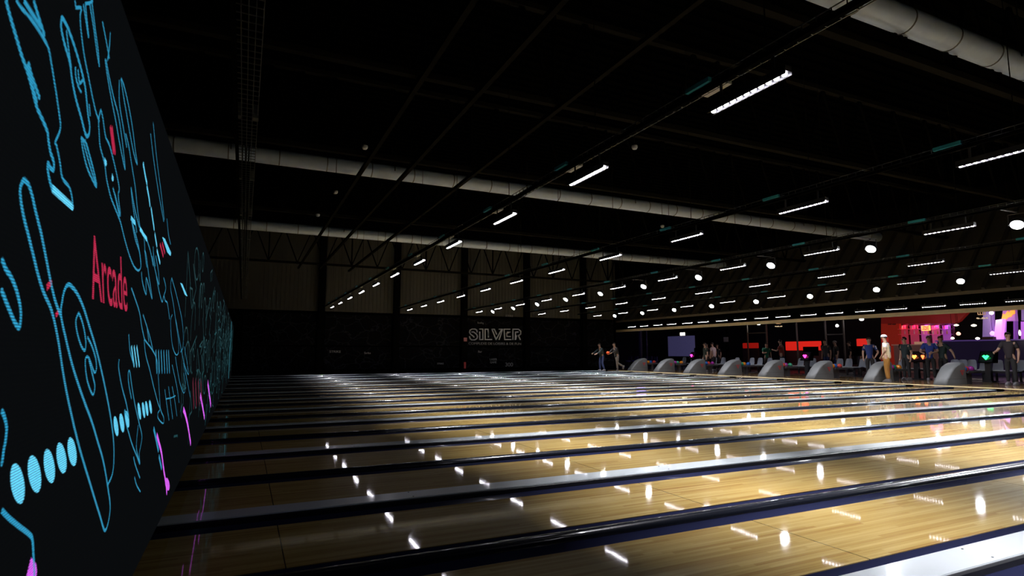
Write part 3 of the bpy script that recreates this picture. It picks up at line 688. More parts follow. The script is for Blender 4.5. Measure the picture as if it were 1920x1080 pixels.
# ------------------------------------------------------------------ lounge, bar and what stands behind
def panelX(name, x0, y0, x1, y1, X, th, m, label=None, cat=None, group=None, parent=None, emitname=None):
    a, b_ = onX(x0, y0, X), onX(x1, y1, X)
    xm = (x0+x1)/2
    zt, zb_ = onX(xm, y0, X).z, onX(xm, y1, X).z
    o = MB().box(X, a.y, zb_, X+th, b_.y, zt).build(name, m)
    if label: tag(o, label, cat, group)
    if parent: o.parent = parent; o.matrix_parent_inverse = Matrix.Translation(parent.location).inverted()
    return o
def polyX(name, pts, X, th, m, parent=None, label=None, cat=None):
    P = [onX(x, y, X) for x, y in pts]
    o = MB().prism([(q.y, q.z) for q in P], 'x', X, X+th).build(name, m)
    if label: tag(o, label, cat)
    if parent: o.parent = parent; o.matrix_parent_inverse = Matrix.Translation(parent.location).inverted()
    return o
M_redp = mat('red_backlit', (0.5,0.02,0.015), emit=(1.0,0.022,0.012), es=0.55, rough=0.6)
M_redd = mat('red_backlit_dim', (0.3,0.02,0.015), emit=(1.0,0.02,0.01), es=0.22, rough=0.6)
for i, (x0,y0,x1,y1,m,lb) in enumerate(((1470,640,1537,657,M_redp,'bright red backlit sofa back in the middle of the lounge'),(1603,635,1626,655,M_redp,'bright red backlit panel left of the tall dark doorway'),
        (1390,643,1419,653,M_redd,'dim red sofa back left of the man in the red shirt'),(1650,632,1662,642,M_redd,'small red panel behind the man in the cream shirt'))):
    a, b_ = onX(x0,y0,33.0), onX(x1,y1,33.0)
    t = thing('red_sofa', (33.1, (a.y+b_.y)/2, 0), lb, 'sofa', 'red lit sofas')
    h = abs(a.y-b_.y)/2; zt, zb_ = onX((x0+x1)/2, y0, 33.0).z, onX((x0+x1)/2, y1, 33.0).z
    MB().box(0,-h,zb_,0.12,h,zt).build('backrest', m, t, bevel=0.04)
    MB().box(-0.5,-h,0.0,0.14,h,min(0.42, zb_)).build('seat_base', mat('sofa_dark',(0.05,0.01,0.01),rough=0.6), t)
    if zb_ > 0.42: MB().box(0.0,-h,0.42,0.14,h,zb_).build('plinth', mat('sofa_dark',(0.05,0.01,0.01)), t)
# glazing posts and rails between approach and lounge
M_post = mat('brown_post', (0.07,0.05,0.035), rough=0.5)
for i, (x, wd) in enumerate(((1583,.07),(1549,.07),(1495,.07),(1438,.08),(1402,.07),(1201,.2),(1213,.07))):
    p_ = onX(x, 640, 30.0)
    tag(MB().box(30-wd/2, p_.y-wd/2, 0, 30+wd/2, p_.y+wd/2, 4.2).build('room_post', M_post), f"slim brown post between floor and ceiling of the lounge, {['first','second','third','fourth','fifth','seventh','sixth'][i]} from the right", 'post', 'brown lounge posts')
for i, (xa, xb, y) in enumerate(((1402,1438,625),(1549,1583,627.5))):
    a, b_ = onX(xa, y, 30.0), onX(xb, y, 30.0)
    tag(MB().box(29.98, b_.y, a.z-0.03, 30.02, a.y, a.z+0.03).build('cross_rail', M_post), f"brown cross rail between two lounge posts, {['left','right'][i]} one", 'rail', 'brown cross rails')
# projection screen, exit light, notice
panelX('projection_screen', 1252,630,1303,668, 34.0, 0.06, mat('screen_blue', (0.35,0.33,0.6), emit=(0.24,0.22,0.55), es=0.10), 'dim blue-grey projection screen hanging behind the person in the pale pink shirt', 'screen')
q = onX(1277,630,34.0)
for dy in (-1.2, 1.2): MB().tube((34.03,q.y+dy,q.z-0.01),(34.03,q.y+dy,4.2),0.02,6).build('screen_hanger', M_black, bpy.data.objects['projection_screen'])
o = panelX('emergency_light', 1275,623.5,1283,629, 32.0, 0.08, mat('warm_light', (1,1,.9), emit=(1,0.97,0.75), es=3.0), 'small bright emergency light above the projection screen', 'light')
q = onX(1279,623.5,32.0); MB().tube((32.04,q.y,q.z),(32.04,q.y,4.2),0.015,6).build('drop_rod', M_black, o)
panelX('paper_notice', 1356.5,632,1365.5,641, 32.0, 0.02, mat('paper_dim', (0.5,0.45,0.42)), 'pale paper notice on a post in the lounge', 'notice')
q = onX(1361,636,32.0); tag(MB().box(32.025,q.y-0.06,0,32.15,q.y+0.06,4.2).build('room_post', M_black), 'black post carrying the pale paper notice', 'post')
# ring lamps, pendants, lanterns
def ring(x, y, i):
    p_ = onX(x, y, 27.0)
    t = thing('ring_lamp', p_, f"glowing white ring lamp half hidden by the cream beam, {['left','right'][i]} one", 'lamp', 'ring lamps')
    b = MB(); n = 28; R = 0.36; r = 0.035
    for k in range(n):
        a0 = 2*PI*k/n
        for j in range(6):
            u = 2*PI*j/6; b.v.append(((R+r*math.cos(u))*math.cos(a0), (R+r*math.cos(u))*math.sin(a0), r*math.sin(u)))
    for k in range(n):
        for j in range(6): b.f.append((k*6+j, k*6+(j+1)%6, ((k+1)%n)*6+(j+1)%6, ((k+1)%n)*6+j))
    ld = bpy.data.lights.new('ring_light','POINT'); ld.energy = 45; ld.shadow_soft_size = 0.08; ld.color=(1,0.92,1); lo = bpy.data.objects.new('ring_light', ld); COL.objects.link(lo); lo.parent = t; lo.location = (0,0,-0.15)
    b.build('ring_tube', mat('ring_glow', (1,1,1), emit=(1,0.85,1), es=4.0), t, smooth=True)
    MB().tube((0,0,0.03),(0,0,4.19-p_.z),0.008,6).bar((-R,0,0.03),(R,0,0.03),0.015,0.01).build('suspension', M_black, t)
ring(1396,607,0); ring(1740,588,1)
def pendant(x, y, X, rx, rz, col, es, lb, drop=4.2):
    p_ = onX(x, y, X)
    t = thing('pendant_lamp', p_, lb, 'lamp', 'pendant lamps of the lounge')
    MB().lathe([(0.02,rz),(rx*0.6,rz*0.7),(rx,0.0),(rx*0.8,-rz*0.7),(0.02,-rz)], (0,0,0), 14).build('lamp_shade', mat('pend_%d_%d' % (x, y), col, emit=col, es=es), t, smooth=True)
    if es > 2.5:
        ld = bpy.data.lights.new('pendant_light','POINT'); ld.energy = 9; ld.shadow_soft_size = 0.1; ld.color=col; lo = bpy.data.objects.new('pendant_light', ld); COL.objects.link(lo); lo.parent = t; lo.location = (0,0,-rz-0.1)
    if p_.z < drop: MB().tube((0,0,rz),(0,0,drop-p_.z),0.008,6).build('cord', M_black, t)
pendant(1422.5,607,30.5,0.11,0.09,(1,1,0.85),4,'round white pendant lamp beside the left ring lamp')
pendant(1445,605.5,31,0.17,0.05,(1,0.72,0.30),1.6,'flat amber pendant lamp left of the hanging lantern')
pendant(1569.5,610.5,31,0.09,0.08,(1,0.98,0.95),5,'small white pendant lamp under a purple cable')
pendant(1615.5,598.5,31,0.12,0.08,(1,0.98,0.95),5,'oval white pendant lamp left of the red bar canopy')
pendant(1793,609.5,35,0.12,0.05,(1,0.85,0.6),3,'flat warm pendant lamp just right of the bar shelves')
pendant(1826,610,35,0.13,0.06,(1,0.9,0.7),3.5,'warm pendant lamp between the shelves and the white column')
pendant(1786,634,35,0.09,0.06,(1,0.9,0.8),4,'low warm lamp on the counter at the end of the shelves', 4.2)
pendant(1833,634.5,35,0.10,0.06,(1,0.9,0.85),4,'low white lamp near the foot of the white column', 4.2)
pendant(1859,586.5,34,0.10,0.09,(1,0.75,0.8),4,'pinkish globe lamp at the top right of the white column')
pendant(1797,625.5,35,0.11,0.10,(1,0.45,0.35),1.5,'dim orange globe lamp behind the man leaning at the counter')
pendant(1861,625,34.5,0.12,0.12,(0.9,0.45,0.8),1.3,'lilac globe between the white column and the lit slanted pillar')
pendant(1912,624,33,0.05,0.13,(1,0.9,0.6),4,'upright warm lamp at the right edge of the picture')
def lantern(x, y, i, X=29.0):
    p_ = onX(x, y, X)
    t = thing('hanging_lantern', p_, f"square golden lantern with a cluster of small lamps below it, {['left','right'][i]} one", 'lantern', 'golden lanterns')
    m = mat('gold_frame', (0.35,0.22,0.12), emit=(1,0.55,0.25), es=0.35)
    b = MB(); s_ = 0.09
    for sx_ in (-1,1):
        for sy_ in (-1,1): b.box(sx_*s_-0.012, sy_*s_-0.012, -0.11, sx_*s_+0.012, sy_*s_+0.012, 0.11)
    for z in (-0.11, 0.11):
        for sg in (-1,1): b.box(-s_, sg*s_-0.012, z-0.012, s_, sg*s_+0.012, z+0.012); b.box(sg*s_-0.012, -s_, z-0.012, sg*s_+0.012, s_, z+0.012)
    b.build('lantern_frame', m, t)
    MB().tube((0,0,-0.11),(0,0,-0.40),0.01,6).tube((0,0,0.11),(0,0,4.2-p_.z),0.008,6).build('stem', M_black, t)
    for k in range(5):
        a = 2*PI*k/5
        MB().tube((0,0,-0.30),(0.17*math.cos(a),0.17*math.sin(a),-0.27),0.008,5).lathe([(0.01,-0.30),(0.05,-0.275),(0.02,-0.24)],(0.17*math.cos(a),0.17*math.sin(a),0),8).build('lamp_arm', mat('lantern_arm',(0.3,0.2,0.12),emit=(1,0.75,0.45),es=0.6), t)
lantern(1459.5,603.5,0); lantern(1840,585,1)
# bar: red canopy and flank, five lit shelf bays, yellow sign, counters
XB = 36.0
bar = thing('bar_unit', (XB, 20.0, 0), 'red-canopied bar with five pink and purple lit shelf bays', 'bar')
M_red = mat('bar_red', (0.10,0.006,0.005), emit=(0.6,0.02,0.012), es=0.10, rough=0.6)
M_red2 = mat('bar_red_bright', (0.15,0.01,0.005), emit=(1.0,0.05,0.02), es=0.12, rough=0.6)
polyX('canopy', [(1652,584),(1815,584),(1798,602),(1790,606),(1652,607)], XB-0.2, 0.3, M_red, bar)
polyX('red_flank', [(1652,584),(1688,584),(1686,607),(1686,702),(1652,702)], XB+0.15, 0.2, M_red2, bar)
for i,(xa,xb) in enumerate(((1664,1676),(1672,1684))): polyX('dark_flash', [(xa,609),(xa+6,609),(xb+6,590),(xb,590)], XB+0.10, 0.05, mat('bar_dark',(0.03,0.005,0.005)), bar)
polyX('rear_wall', [(1686,600),(1790,600),(1790,694),(1686,694)], XB+0.5, 0.1, mat('bar_rear',(0.06,0.01,0.02)), bar)
cols = [((1.0,0.06,0.14),0.55),((1.0,0.06,0.20),0.6),((1.0,0.16,0.75),0.7),((1.0,0.10,0.42),0.7),((0.75,0.12,0.95),0.55)]
for i, (xa, xb) in enumerate(((1686,1704),(1705.5,1724),(1726,1743.5),(1746,1764),(1766.5,1784.5))):
    c, es = cols[i]
    m, nt, p = principled('shelf_glow_%d' % i); N, L = nt.nodes, nt.links
    a = onX(xa, 612, XB+0.3); 
    p.inputs['Base Color'].default_value = (0.5*c[0]+.1, 0.4*c[1]+.1, 0.5*c[2]+.1, 1); p.inputs['Roughness'].default_value = 0.5
    p.inputs['Emission Color'].default_value = c+(1,); p.inputs['Emission Strength'].default_value = es*0.28
    f = panelX('shelf_back', xa, 610, xb, 650, XB+0.35, 0.05, m, parent=bar)
    a, b_ = onX(xa, 612, XB+0.3), onX(xb, 612, XB+0.3)
    for z in (onX(xa,627,XB).z, onX(xa,617,XB).z):
        s_ = MB().box(XB+0.12, b_.y, z-0.012, XB+0.35, a.y, z+0.012).build('shelf_board', m); s_.parent = bar; s_.matrix_parent_inverse = Matrix.Translation(bar.location).inverted()
    ld = bpy.data.lights.new('shelf_strip', 'AREA'); ld.shape='RECTANGLE'; ld.size=abs(a.y-b_.y)*0.7; ld.size_y=0.05; ld.energy=5*es; ld.color=c; 
    lo = bpy.data.objects.new('shelf_strip', ld); COL.objects.link(lo); lo.location=(XB+0.2, (a.y+b_.y)/2, onX(xa,611,XB).z); lo.rotation_euler=(0, math.radians(-35), PI/2*0)
bt = [ (0.5,0.3,0.1),(0.1,0.4,0.15),(0.6,0.6,0.6),(0.5,0.1,0.05) ]
for k in range(22):
    xx = 1688 + k*4.4; zz = onX(xx, 627, XB).z if k % 2 == 0 else onX(xx, 617, XB).z
    if 1724 < xx < 1745 and k % 2: continue
    q = onX(xx, 627, XB+0.2)
    o = MB().lathe([(0.035,0),(0.035,0.16),(0.014,0.20),(0.012,0.27)], (0,0,0), 8).build('bottle', mat('glass_%d' % (k%4), bt[k%4], rough=0.1), smooth=True, loc=(XB+0.2, q.y, zz+0.012))
    tag(o, f"small bottle on the {'upper' if k%2 else 'lower'} lit bar shelf, {(ORD+['nineteenth','twentieth','twenty-first','twenty-second'])[k] if k else 'first'} from the left", 'bottle', 'bottles on the lit bar shelves')
o = panelX('neon_sign', 1727,610.5,1744,620, XB, 0.06, mat('yellow_sign',(0.9,0.5,0.1), emit=(1.0,0.50,0.10), es=1.5), 'yellow lit sign with red scribbled lettering over the middle bar shelf', 'sign')
sgn = o
b = MB()
for pts in (((1730,613.5),(1734,612.8),(1738,613.8),(1741,612.6)), ((1729.5,617.5),(1733,616.5),(1735,617.8),(1738,616.4),(1741.5,617.2))):
    P = [onX(x,y,XB-0.01) for x,y in pts]
    for a,c in zip(P,P[1:]): b.bar(a,c,0.02,0.05)
o = b.build('sign_lettering', mat('sign_red',(0.8,0.03,0.1),emit=(1,0.02,0.12),es=0.7)); o.parent = sgn
# front counters, the light on them put in as faint emission
ct = thing('bar_counter', (34, 21, 0), 'pinkish wooden service counter behind the man in the cream shirt', 'counter')
a, b_ = onX(1675,646,34.0), onX(1757,646,34.0)
h0, h1 = b_.y, a.y
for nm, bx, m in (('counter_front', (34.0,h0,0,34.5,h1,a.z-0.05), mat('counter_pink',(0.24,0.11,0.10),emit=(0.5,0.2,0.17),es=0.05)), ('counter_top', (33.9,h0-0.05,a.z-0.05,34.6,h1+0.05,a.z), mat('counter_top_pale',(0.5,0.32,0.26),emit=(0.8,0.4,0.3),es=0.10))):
    o = MB().box(*bx).build(nm, m); o.parent = ct; o.matrix_parent_inverse = Matrix.Translation(ct.location).inverted()
ct = thing('purple_counter', (33.5, 15, 0), 'long dark blue-violet counter wall filling the right of the lounge', 'counter')
a, b_ = onX(1757,638.5,33.5), onX(1935,641,33.5); h0, h1 = b_.y-3, a.y
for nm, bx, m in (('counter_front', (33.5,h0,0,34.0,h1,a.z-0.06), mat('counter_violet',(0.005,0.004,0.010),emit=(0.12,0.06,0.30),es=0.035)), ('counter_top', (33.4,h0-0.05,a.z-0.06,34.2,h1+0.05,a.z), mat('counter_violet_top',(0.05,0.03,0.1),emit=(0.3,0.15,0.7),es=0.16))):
    o = MB().box(*bx).build(nm, m); o.parent = ct; o.matrix_parent_inverse = Matrix.Translation(ct.location).inverted()
for k in range(7):
    q = onX(1713+k*2.6, 640, 34.1); o = MB().lathe([(0.03,0),(0.035,0.12),(0.03,0.14)],(0,0,0),8).build('drinking_glass', mat('glass_pale',(0.6,0.45,0.35),rough=0.1,emit=(0.9,0.5,0.3),es=0.25), loc=(34.2,q.y,onX(1675,646,34.0).z))
    tag(o, f"small glass on the pink service counter, {ORD[k] if k else 'first'} from the left", 'glass', 'glasses on the service counter')
# white column, lit slanted pillar, arch with flame sign
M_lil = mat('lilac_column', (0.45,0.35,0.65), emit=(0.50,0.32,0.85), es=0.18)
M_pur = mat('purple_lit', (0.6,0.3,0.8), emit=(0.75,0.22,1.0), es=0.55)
polyX('square_column', [(1843.5,575),(1857.5,575),(1857,636),(1842,636)], 34.5, 0.4, M_lil, None, 'pale lilac square column standing behind the violet counter', 'column')
polyX('slanted_pillar', [(1867,600),(1880,598),(1876,638),(1863,638)], 34.25, 0.3, mat('pillar_glow',(0.9,0.7,1), emit=(0.85,0.28,1.0), es=1.1), None, 'slanted pillar glowing bright violet beside the flame sign', 'pillar')
panelX('brown_box', 1841,631.5,1862,637.5, 33.7, 0.3, mat('box_brown',(0.12,0.05,0.03)), 'brown box on the violet counter at the foot of the lilac column', 'box')
ar = thing('lit_arch', (34.8, 15, 0), 'purple lit arch with a dark opening under the flame sign', 'arch')
polyX('arch_back', [(1882,602),(1901,602),(1903,638),(1878,638)], 35.3, 0.05, M_black, ar)
polyX('arch_post', [(1878,602),(1881.5,602),(1879,700),(1874,700)], 34.8, 0.3, M_pur, ar)
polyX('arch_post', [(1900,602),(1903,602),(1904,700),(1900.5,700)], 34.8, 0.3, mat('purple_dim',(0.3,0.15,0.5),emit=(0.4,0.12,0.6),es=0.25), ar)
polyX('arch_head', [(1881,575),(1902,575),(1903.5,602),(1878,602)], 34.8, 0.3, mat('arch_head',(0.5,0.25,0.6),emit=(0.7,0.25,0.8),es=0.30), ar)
fl = polyX('flame_sign', [(1877.5,600),(1880,588),(1884,590),(1889,583),(1892,586),(1897,580),(1902,578),(1902.5,588),(1898,590),(1895,594),(1890,595),(1886,599),(1882,602)], 34.74, 0.06, mat('flame_glow',(1,0.5,0.1),emit=(1.0,0.30,0.02),es=1.1), None, 'flame-shaped glowing orange sign on the purple arch', 'sign')
polyX('right_column', [(1915,575),(1935,575),(1935,602),(1915,601)], 34.8, 0.3, M_lil, None, 'upper block of the purple column at the right edge', 'column')
polyX('right_lit_panel', [(1914,603),(1935,603),(1935,640),(1914,639)], 35.0, 0.1, M_pur, None, 'purple lit panel at the right edge behind the counter', 'panel')
for (x,y,X,c,e,r) in ((1740,600,35.0,(1,0.1,0.3),8,0.3),(1880,612,33.9,(0.7,0.15,1),3,0.15),(1500,630,32.0,(1,0.05,0.03),6,0.3),(1200,640,29.0,(0.15,0.12,1),16,0.4)):
    ld = bpy.data.lights.new('coloured_fill','POINT'); ld.energy = e; ld.color = c; ld.shadow_soft_size = r  # added point lights without fixtures, tinting the bar and lounge
    lo = bpy.data.objects.new('coloured_fill', ld); COL.objects.link(lo); lo.location = onX(x,y,X)
# padded stools left in the lounge, blue light put into their colour
for i, x in enumerate((1178,1190,1207,1216,1226)):
    q = onX(x, 680, 26.5+0.4*(i%2)); t = thing('padded_stool', (q.x,q.y,0), f"padded stool toned as blue-lit, left of the seats, {['first','second','third','fourth','fifth'][i]} from the left", 'stool', 'blue-lit toned stools')
    MB().lathe([(0.20,0.42),(0.23,0.47),(0.22,0.53),(0.05,0.55)],(0,0,0),14).box(0.15,-0.2,0.5,0.2,0.2,0.85).build('seat_pad', mat('blue_lit_pad',(0.07,0.05,0.28)), t, smooth=True)
    MB().lathe([(0.03,0.02),(0.03,0.42)],(0,0,0),8).lathe([(0.2,0),(0.2,0.02)],(0,0,0),14).build('stool_base', M_beam, t)
# hanging score monitors (dark) facing the approach
for i, x in enumerate((1311,1520,1608)):
    q = onX(x, 655, 28.5); t = thing('dark_monitor', (28.5,q.y,0), f"black flat monitor on a stand in the lounge, {['left','middle','right'][i]} one", 'monitor', 'black monitors in the lounge')
    MB().box(-0.04,-0.45,0.95,0.04,0.45,1.45).build('screen', M_black, t); MB().box(-0.04,-0.05,0.02,0.04,0.05,0.95).box(-0.2,-0.25,0,0.2,0.25,0.02).build('stand', M_beam, t)
# green round light at the far end of the first cap, by the wall
q = onX(603, 706.5, 0); 
t = thing('green_lamp', onY(603.5, 705.5, 29.9), 'small green glowing ball on the floor by the far wall, left', 'lamp')
MB().ball((0,0,0), 0.085, 14).build('globe', mat('green_glow',(0.2,0.6,0.1),emit=(0.25,0.75,0.10),es=0.5), t, smooth=True)
MB().tube((0,0,-0.08),(0,0,-t.location.z),0.02,8).build('stem', M_black, t)

# ------------------------------------------------------------------ writing on the far wall
M_let = mat('grey_letters', (0.65,0.66,0.70), rough=0.5, emit=None)
M_let2 = mat('dim_letters', (0.22,0.22,0.24), rough=0.5)
lg = thing('silver_lettering', (13.4, Y_END-0.09, 2.1), 'grey outlined SILVER lettering with its tagline on the far wall mural', 'sign')
def wl(b, pts, w_=0.055):
    P = []
    for x, y in pts:
        q = onY(840+x/7.2, 560+y/7.2, Y_END-0.09); P.append(Vector((q.x, 0, q.z)))
    for a, c in zip(P, P[1:]):
        d = (c-a); l = d.length
        if l < 1e-5: continue
        n = Vector((-d.z, 0, d.x))/l*w_/2; e = d/l*w_*0.35
        a2, c2 = a-e, c+e
        b.add([(a2.x+n.x,-0.03,a2.z+n.z),(c2.x+n.x,-0.03,c2.z+n.z),(c2.x-n.x,-0.03,c2.z-n.z),(a2.x-n.x,-0.03,a2.z-n.z),
               (a2.x+n.x,0.03,a2.z+n.z),(c2.x+n.x,0.03,c2.z+n.z),(c2.x-n.x,0.03,c2.z-n.z),(a2.x-n.x,0.03,a2.z-n.z)],
              [(0,1,2,3),(7,6,5,4),(0,4,5,1),(1,5,6,2),(2,6,7,3),(3,7,4,0)])
LET = {
 'S': [[(392,450),(388,425),(365,410),(325,410),(298,425),(290,455),(305,480),(345,510),(350,520)], [(322,450),(345,450),(385,480),(398,510),(390,540),(360,556),(320,556),(298,540),(290,512)]],
 'I': [[(428,410),(470,410),(470,552),(428,552),(428,450)]],
 'L': [[(545,455),(545,500)],[(500,412),(500,552),(590,552)],[(500,412),(540,412),(545,520)]],
 'V': [[(592,412),(648,552),(725,412),(690,412)],[(592,412),(625,412),(655,480)],[(690,552),(735,412)]],
 'E': [[(835,412),(755,412),(765,552),(850,552)],[(790,470),(840,450)],[(790,470),(795,510),(840,512)],[(800,452),(838,452)]],
 'R': [[(875,552),(875,412),(950,412),(982,440),(980,480),(950,500),(975,552)],[(905,552),(912,450),(945,450)],[(912,550),(925,500)]],
}
for ch, ls in LET.items():
    b = MB()
    for l in ls: wl(b, l)
    o = b.build('letter_'+ch.lower(), M_let); o.parent = lg; o.location = (-lg.location.x, 0, -lg.location.z)
def wtext(s, x, y, h, m, label, parent=None, wpx=None):
    q = onY(x, y, Y_END-0.075); q2 = onY(x, y+h, Y_END-0.075)
    o = text_obj('wall_text', s, abs(q.z-q2.z)*1.35, m, (q.x, Y_END-0.075, q.z), (PI/2, 0, 0), None, ext=0.01)
    if wpx:
        xs = [v.co.x for v in o.data.vertices]; W0 = max(xs)-min(xs); W1 = onY(x+wpx/2, y, Y_END).x-onY(x-wpx/2, y, Y_END).x
        o.data.transform(Matrix.Diagonal((W1/W0,1,1,1)))
    if parent: o.parent = parent; o.location = o.location-parent.location
    else: tag(o, label, 'lettering')
    return o
o = wtext('COMPLEXE DE LOISIRS & DE FUN', 929, 644.5, 4.6, M_let2, '', lg, 98); o.name = 'tagline'
wtext('300', 954.5, 684, 7.5, M_let2, 'dim number 300 low on the mural under the SILVER sign', wpx=14)
wtext('STRIKE', 628.5, 659.5, 4.5, M_let2, 'dim word STRIKE low on the leftmost mural panel', wpx=21)
wtext('Strike', 689, 662, 4.2, M_let2, 'dim small word low on the mural, second bay', wpx=12)
wtext('LASER', 925, 674, 4.2, M_let2, 'dim word LASER above GAME on the mural', wpx=13)
wtext('GAME', 925, 679.5, 4.2, M_let2, 'dim word GAME below LASER on the mural', wpx=12)
wtext('Bar', 900, 659.5, 4, M_let2, 'dim word Bar with a row of dots under it on the mural', wpx=7)
wtext('STRIKE', 955, 592.5, 3.8, M_let2, 'dim word STRIKE above the SILVER sign', wpx=14)
wtext('Bowling', 901, 605.5, 3.5, M_let2, 'dim word Bowling just above the S of the SILVER sign', wpx=11)
wtext('STRIKE', 826, 682, 3.2, M_let2, 'dim small word low on the mural left of the second column', wpx=12)
a = onY(870,633,Y_END-0.4); b_ = onY(876,640,Y_END-0.4)
tag(MB().box(a.x, Y_END-0.38, b_.z, b_.x, Y_END-0.35, a.z).build('red_notice', mat('notice_red',(0.35,0.12,0.12))), 'small dull red square notice on the column left of SILVER', 'notice')
a = onY(870,679,Y_END-0.4); b_ = onY(873.5,691,Y_END-0.4)
tag(MB().box(a.x, Y_END-0.42, b_.z, b_.x, Y_END-0.35, a.z).build('fire_extinguisher', mat('ext_red',(0.30,0.02,0.02))), 'narrow red extinguisher low on the column left of SILVER', 'extinguisher')

# ------------------------------------------------------------------ people
SKIN = [mat('skin_light', (0.50,0.30,0.21), rough=0.55), mat('skin_tan', (0.38,0.21,0.13), rough=0.55)]
def skin_mesh(name, verts, edges, m, parent, root=0, sub=1):
    me = bpy.data.meshes.new(name); me.from_pydata([v[0] for v in verts], edges, []); me.update()
    o = bpy.data.objects.new(name, me); COL.objects.link(o); o.parent = parent
    bm = bmesh.new(); bm.from_mesh(me); sl = bm.verts.layers.skin.verify()
    bm.verts.ensure_lookup_table()
    for i, v in enumerate(verts):
        r = v[1]; r = r if isinstance(r, tuple) else (r, r)
        bm.verts[i][sl].radius = r; bm.verts[i][sl].use_root = (i == root)
    bm.to_mesh(me); bm.free(); me.materials.append(m)
    s = o.modifiers.new('s', 'SKIN'); s.use_smooth_shade = True
    u = o.modifiers.new('u', 'SUBSURF'); u.levels = sub; u.render_levels = sub
    return o
def person(loc, rz, label, shirt, trousers, hair=(0.03,0.02,0.015), H=1.76, armL=None, armR=None, legL=None, legR=None, lean=0.0, sleeves='short', skin=0, cap=None, headturn=0.0, look=0.0, sitting=False, stripe=None, longhair=False):
    """local frame: the person faces +X, left side is +Y. Arms: (elbow, wrist) points; legs: (knee, ankle) points, metres for H=1.76."""
    k = H/1.76
    t = thing('person', loc, label, 'person', None, rz); t.scale = (k,k,k)
    hip = Vector((0,0,0.95))
    def up(d, side=0.0, fwd=0.0):
        return hip + Vector((math.sin(lean)*d + math.cos(lean)*fwd, side, math.cos(lean)*d - math.sin(lean)*fwd))
    waist, chest, neckb, neckt = up(0.14), up(0.36), up(0.52), up(0.60, 0, 0.02)
    head = neckt + Vector((0.03, 0, 0.02)); headc = neckt + Vector((0.025, 0, 0.115))
    S = {}
    sh = {1: up(0.47, 0.17), -1: up(0.47, -0.17)}
    arms = {1: armL or (up(0.18, 0.24, -0.03), up(-0.06, 0.24, 0.04)), -1: armR or (up(0.18, -0.24, -0.03), up(-0.06, -0.24, 0.04))}
    legs = {1: legL or ((0.02,0.10,0.50),(0.0,0.11,0.09)), -1: legR or ((0.02,-0.10,0.50),(0.0,-0.11,0.09))}
    V = [(hip, (0.10,0.075)), (waist,(0.115,0.085)), (chest,(0.145,0.10)), (neckb,(0.085,0.065)), (neckt,0.055), (headc-Vector((0,0,0.03)),(0.075,0.085)), (headc+Vector((0,0,0.055)),(0.076,0.088))]
    Ed = [(0,1),(1,2),(2,3),(3,4),(4,5),(5,6)]
    arm_pts = {}
    for sd in (1,-1):
        e_, w_ = [Vector(q) for q in arms[sd]]
        i0 = len(V); V += [(sh[sd],0.062),(sh[sd].lerp(e_,0.5),0.052),(e_,0.042),(e_.lerp(w_,0.5),0.040),(w_,0.028)]
        Ed += [(3 if False else 2,i0),(i0,i0+1),(i0+1,i0+2),(i0+2,i0+3),(i0+3,i0+4)]
        d = (w_-e_).normalized(); palm = w_ + d*0.055; i1 = len(V); V.append((palm,(0.038,0.018))); Ed.append((i0+4,i1))
        sidev = d.cross(Vector((0,1,0))); sidev = sidev.normalized() if sidev.length > .2 else Vector((1,0,0))
        curl = Vector((0,-sd,0))
        for f, (off, ln) in enumerate(((-0.027,0.055),(-0.010,0.068),(0.009,0.065),(0.027,0.05))):
            a = palm + sidev*off + d*0.035; b1 = a + d*ln*0.55 + curl*0.010; b2 = b1 + d*ln*0.40 + curl*0.022
            j = len(V); V += [(a,0.0095),(b1,0.0085),(b2,0.0075)]; Ed += [(i1,j),(j,j+1),(j+1,j+2)]
        a = w_ + d*0.03 - sidev*0.035 + curl*0.01; b1 = a + d*0.03 - sidev*0.02; j = len(V); V += [(a,0.011),(b1,0.009)]; Ed += [(i1,j),(j,j+1)]
        arm_pts[sd] = (sh[sd], e_, w_)
    leg_pts = {}
    for sd in (1,-1):
        hp = hip + Vector((0, 0.095*sd, -0.04)); kn, an = [Vector(q) for q in legs[sd]]
        i0 = len(V); V += [(hp,0.072),(hp.lerp(kn,0.5),0.070),(kn,0.054),(kn.lerp(an,0.35),0.052),(an,0.036)]
        Ed += [(0,i0),(i0,i0+1),(i0+1,i0+2),(i0+2,i0+3),(i0+3,i0+4)]
        leg_pts[sd] = (hp, kn, an)
    skin_mesh('body', V, Ed, SKIN[skin], t)
    # shirt
    m = mat('shirt_%02d%02d%02d' % tuple(int(c*99) for c in shirt), shirt, rough=0.8, scale=20)
    v = [(hip+Vector((0,0,-0.11)),(0.165,0.135)),(hip+Vector((0,0,0.0)),(0.165,0.135)),(waist,(0.150,0.122)),(chest,(0.165,0.122)),(neckb-Vector((0,0,0.02)),(0.10,0.08))]; e = [(0,1),(1,2),(2,3),(3,4)]
    for sd in (1,-1):
        s0, e_, w_ = arm_pts[sd]; j = len(v)
        if sleeves == 'short': v += [(s0,0.078),(s0.lerp(e_,0.75),0.068)]; e += [(3,j),(j,j+1)]
        else: v += [(s0,0.076),(e_,0.056),(e_.lerp(w_,0.9),0.042)]; e += [(3,j),(j,j+1),(j+1,j+2)]
    skin_mesh('shirt', v, e, m, t)
    mt = mat('trousers_%02d%02d%02d' % tuple(int(c*99) for c in trousers), trousers, rough=0.8, scale=20)
    v = [(hip+Vector((0,0,0.12)),(0.135,0.11)),(hip+Vector((0,0,-0.04)),(0.155,0.13))]; e = [(0,1)]
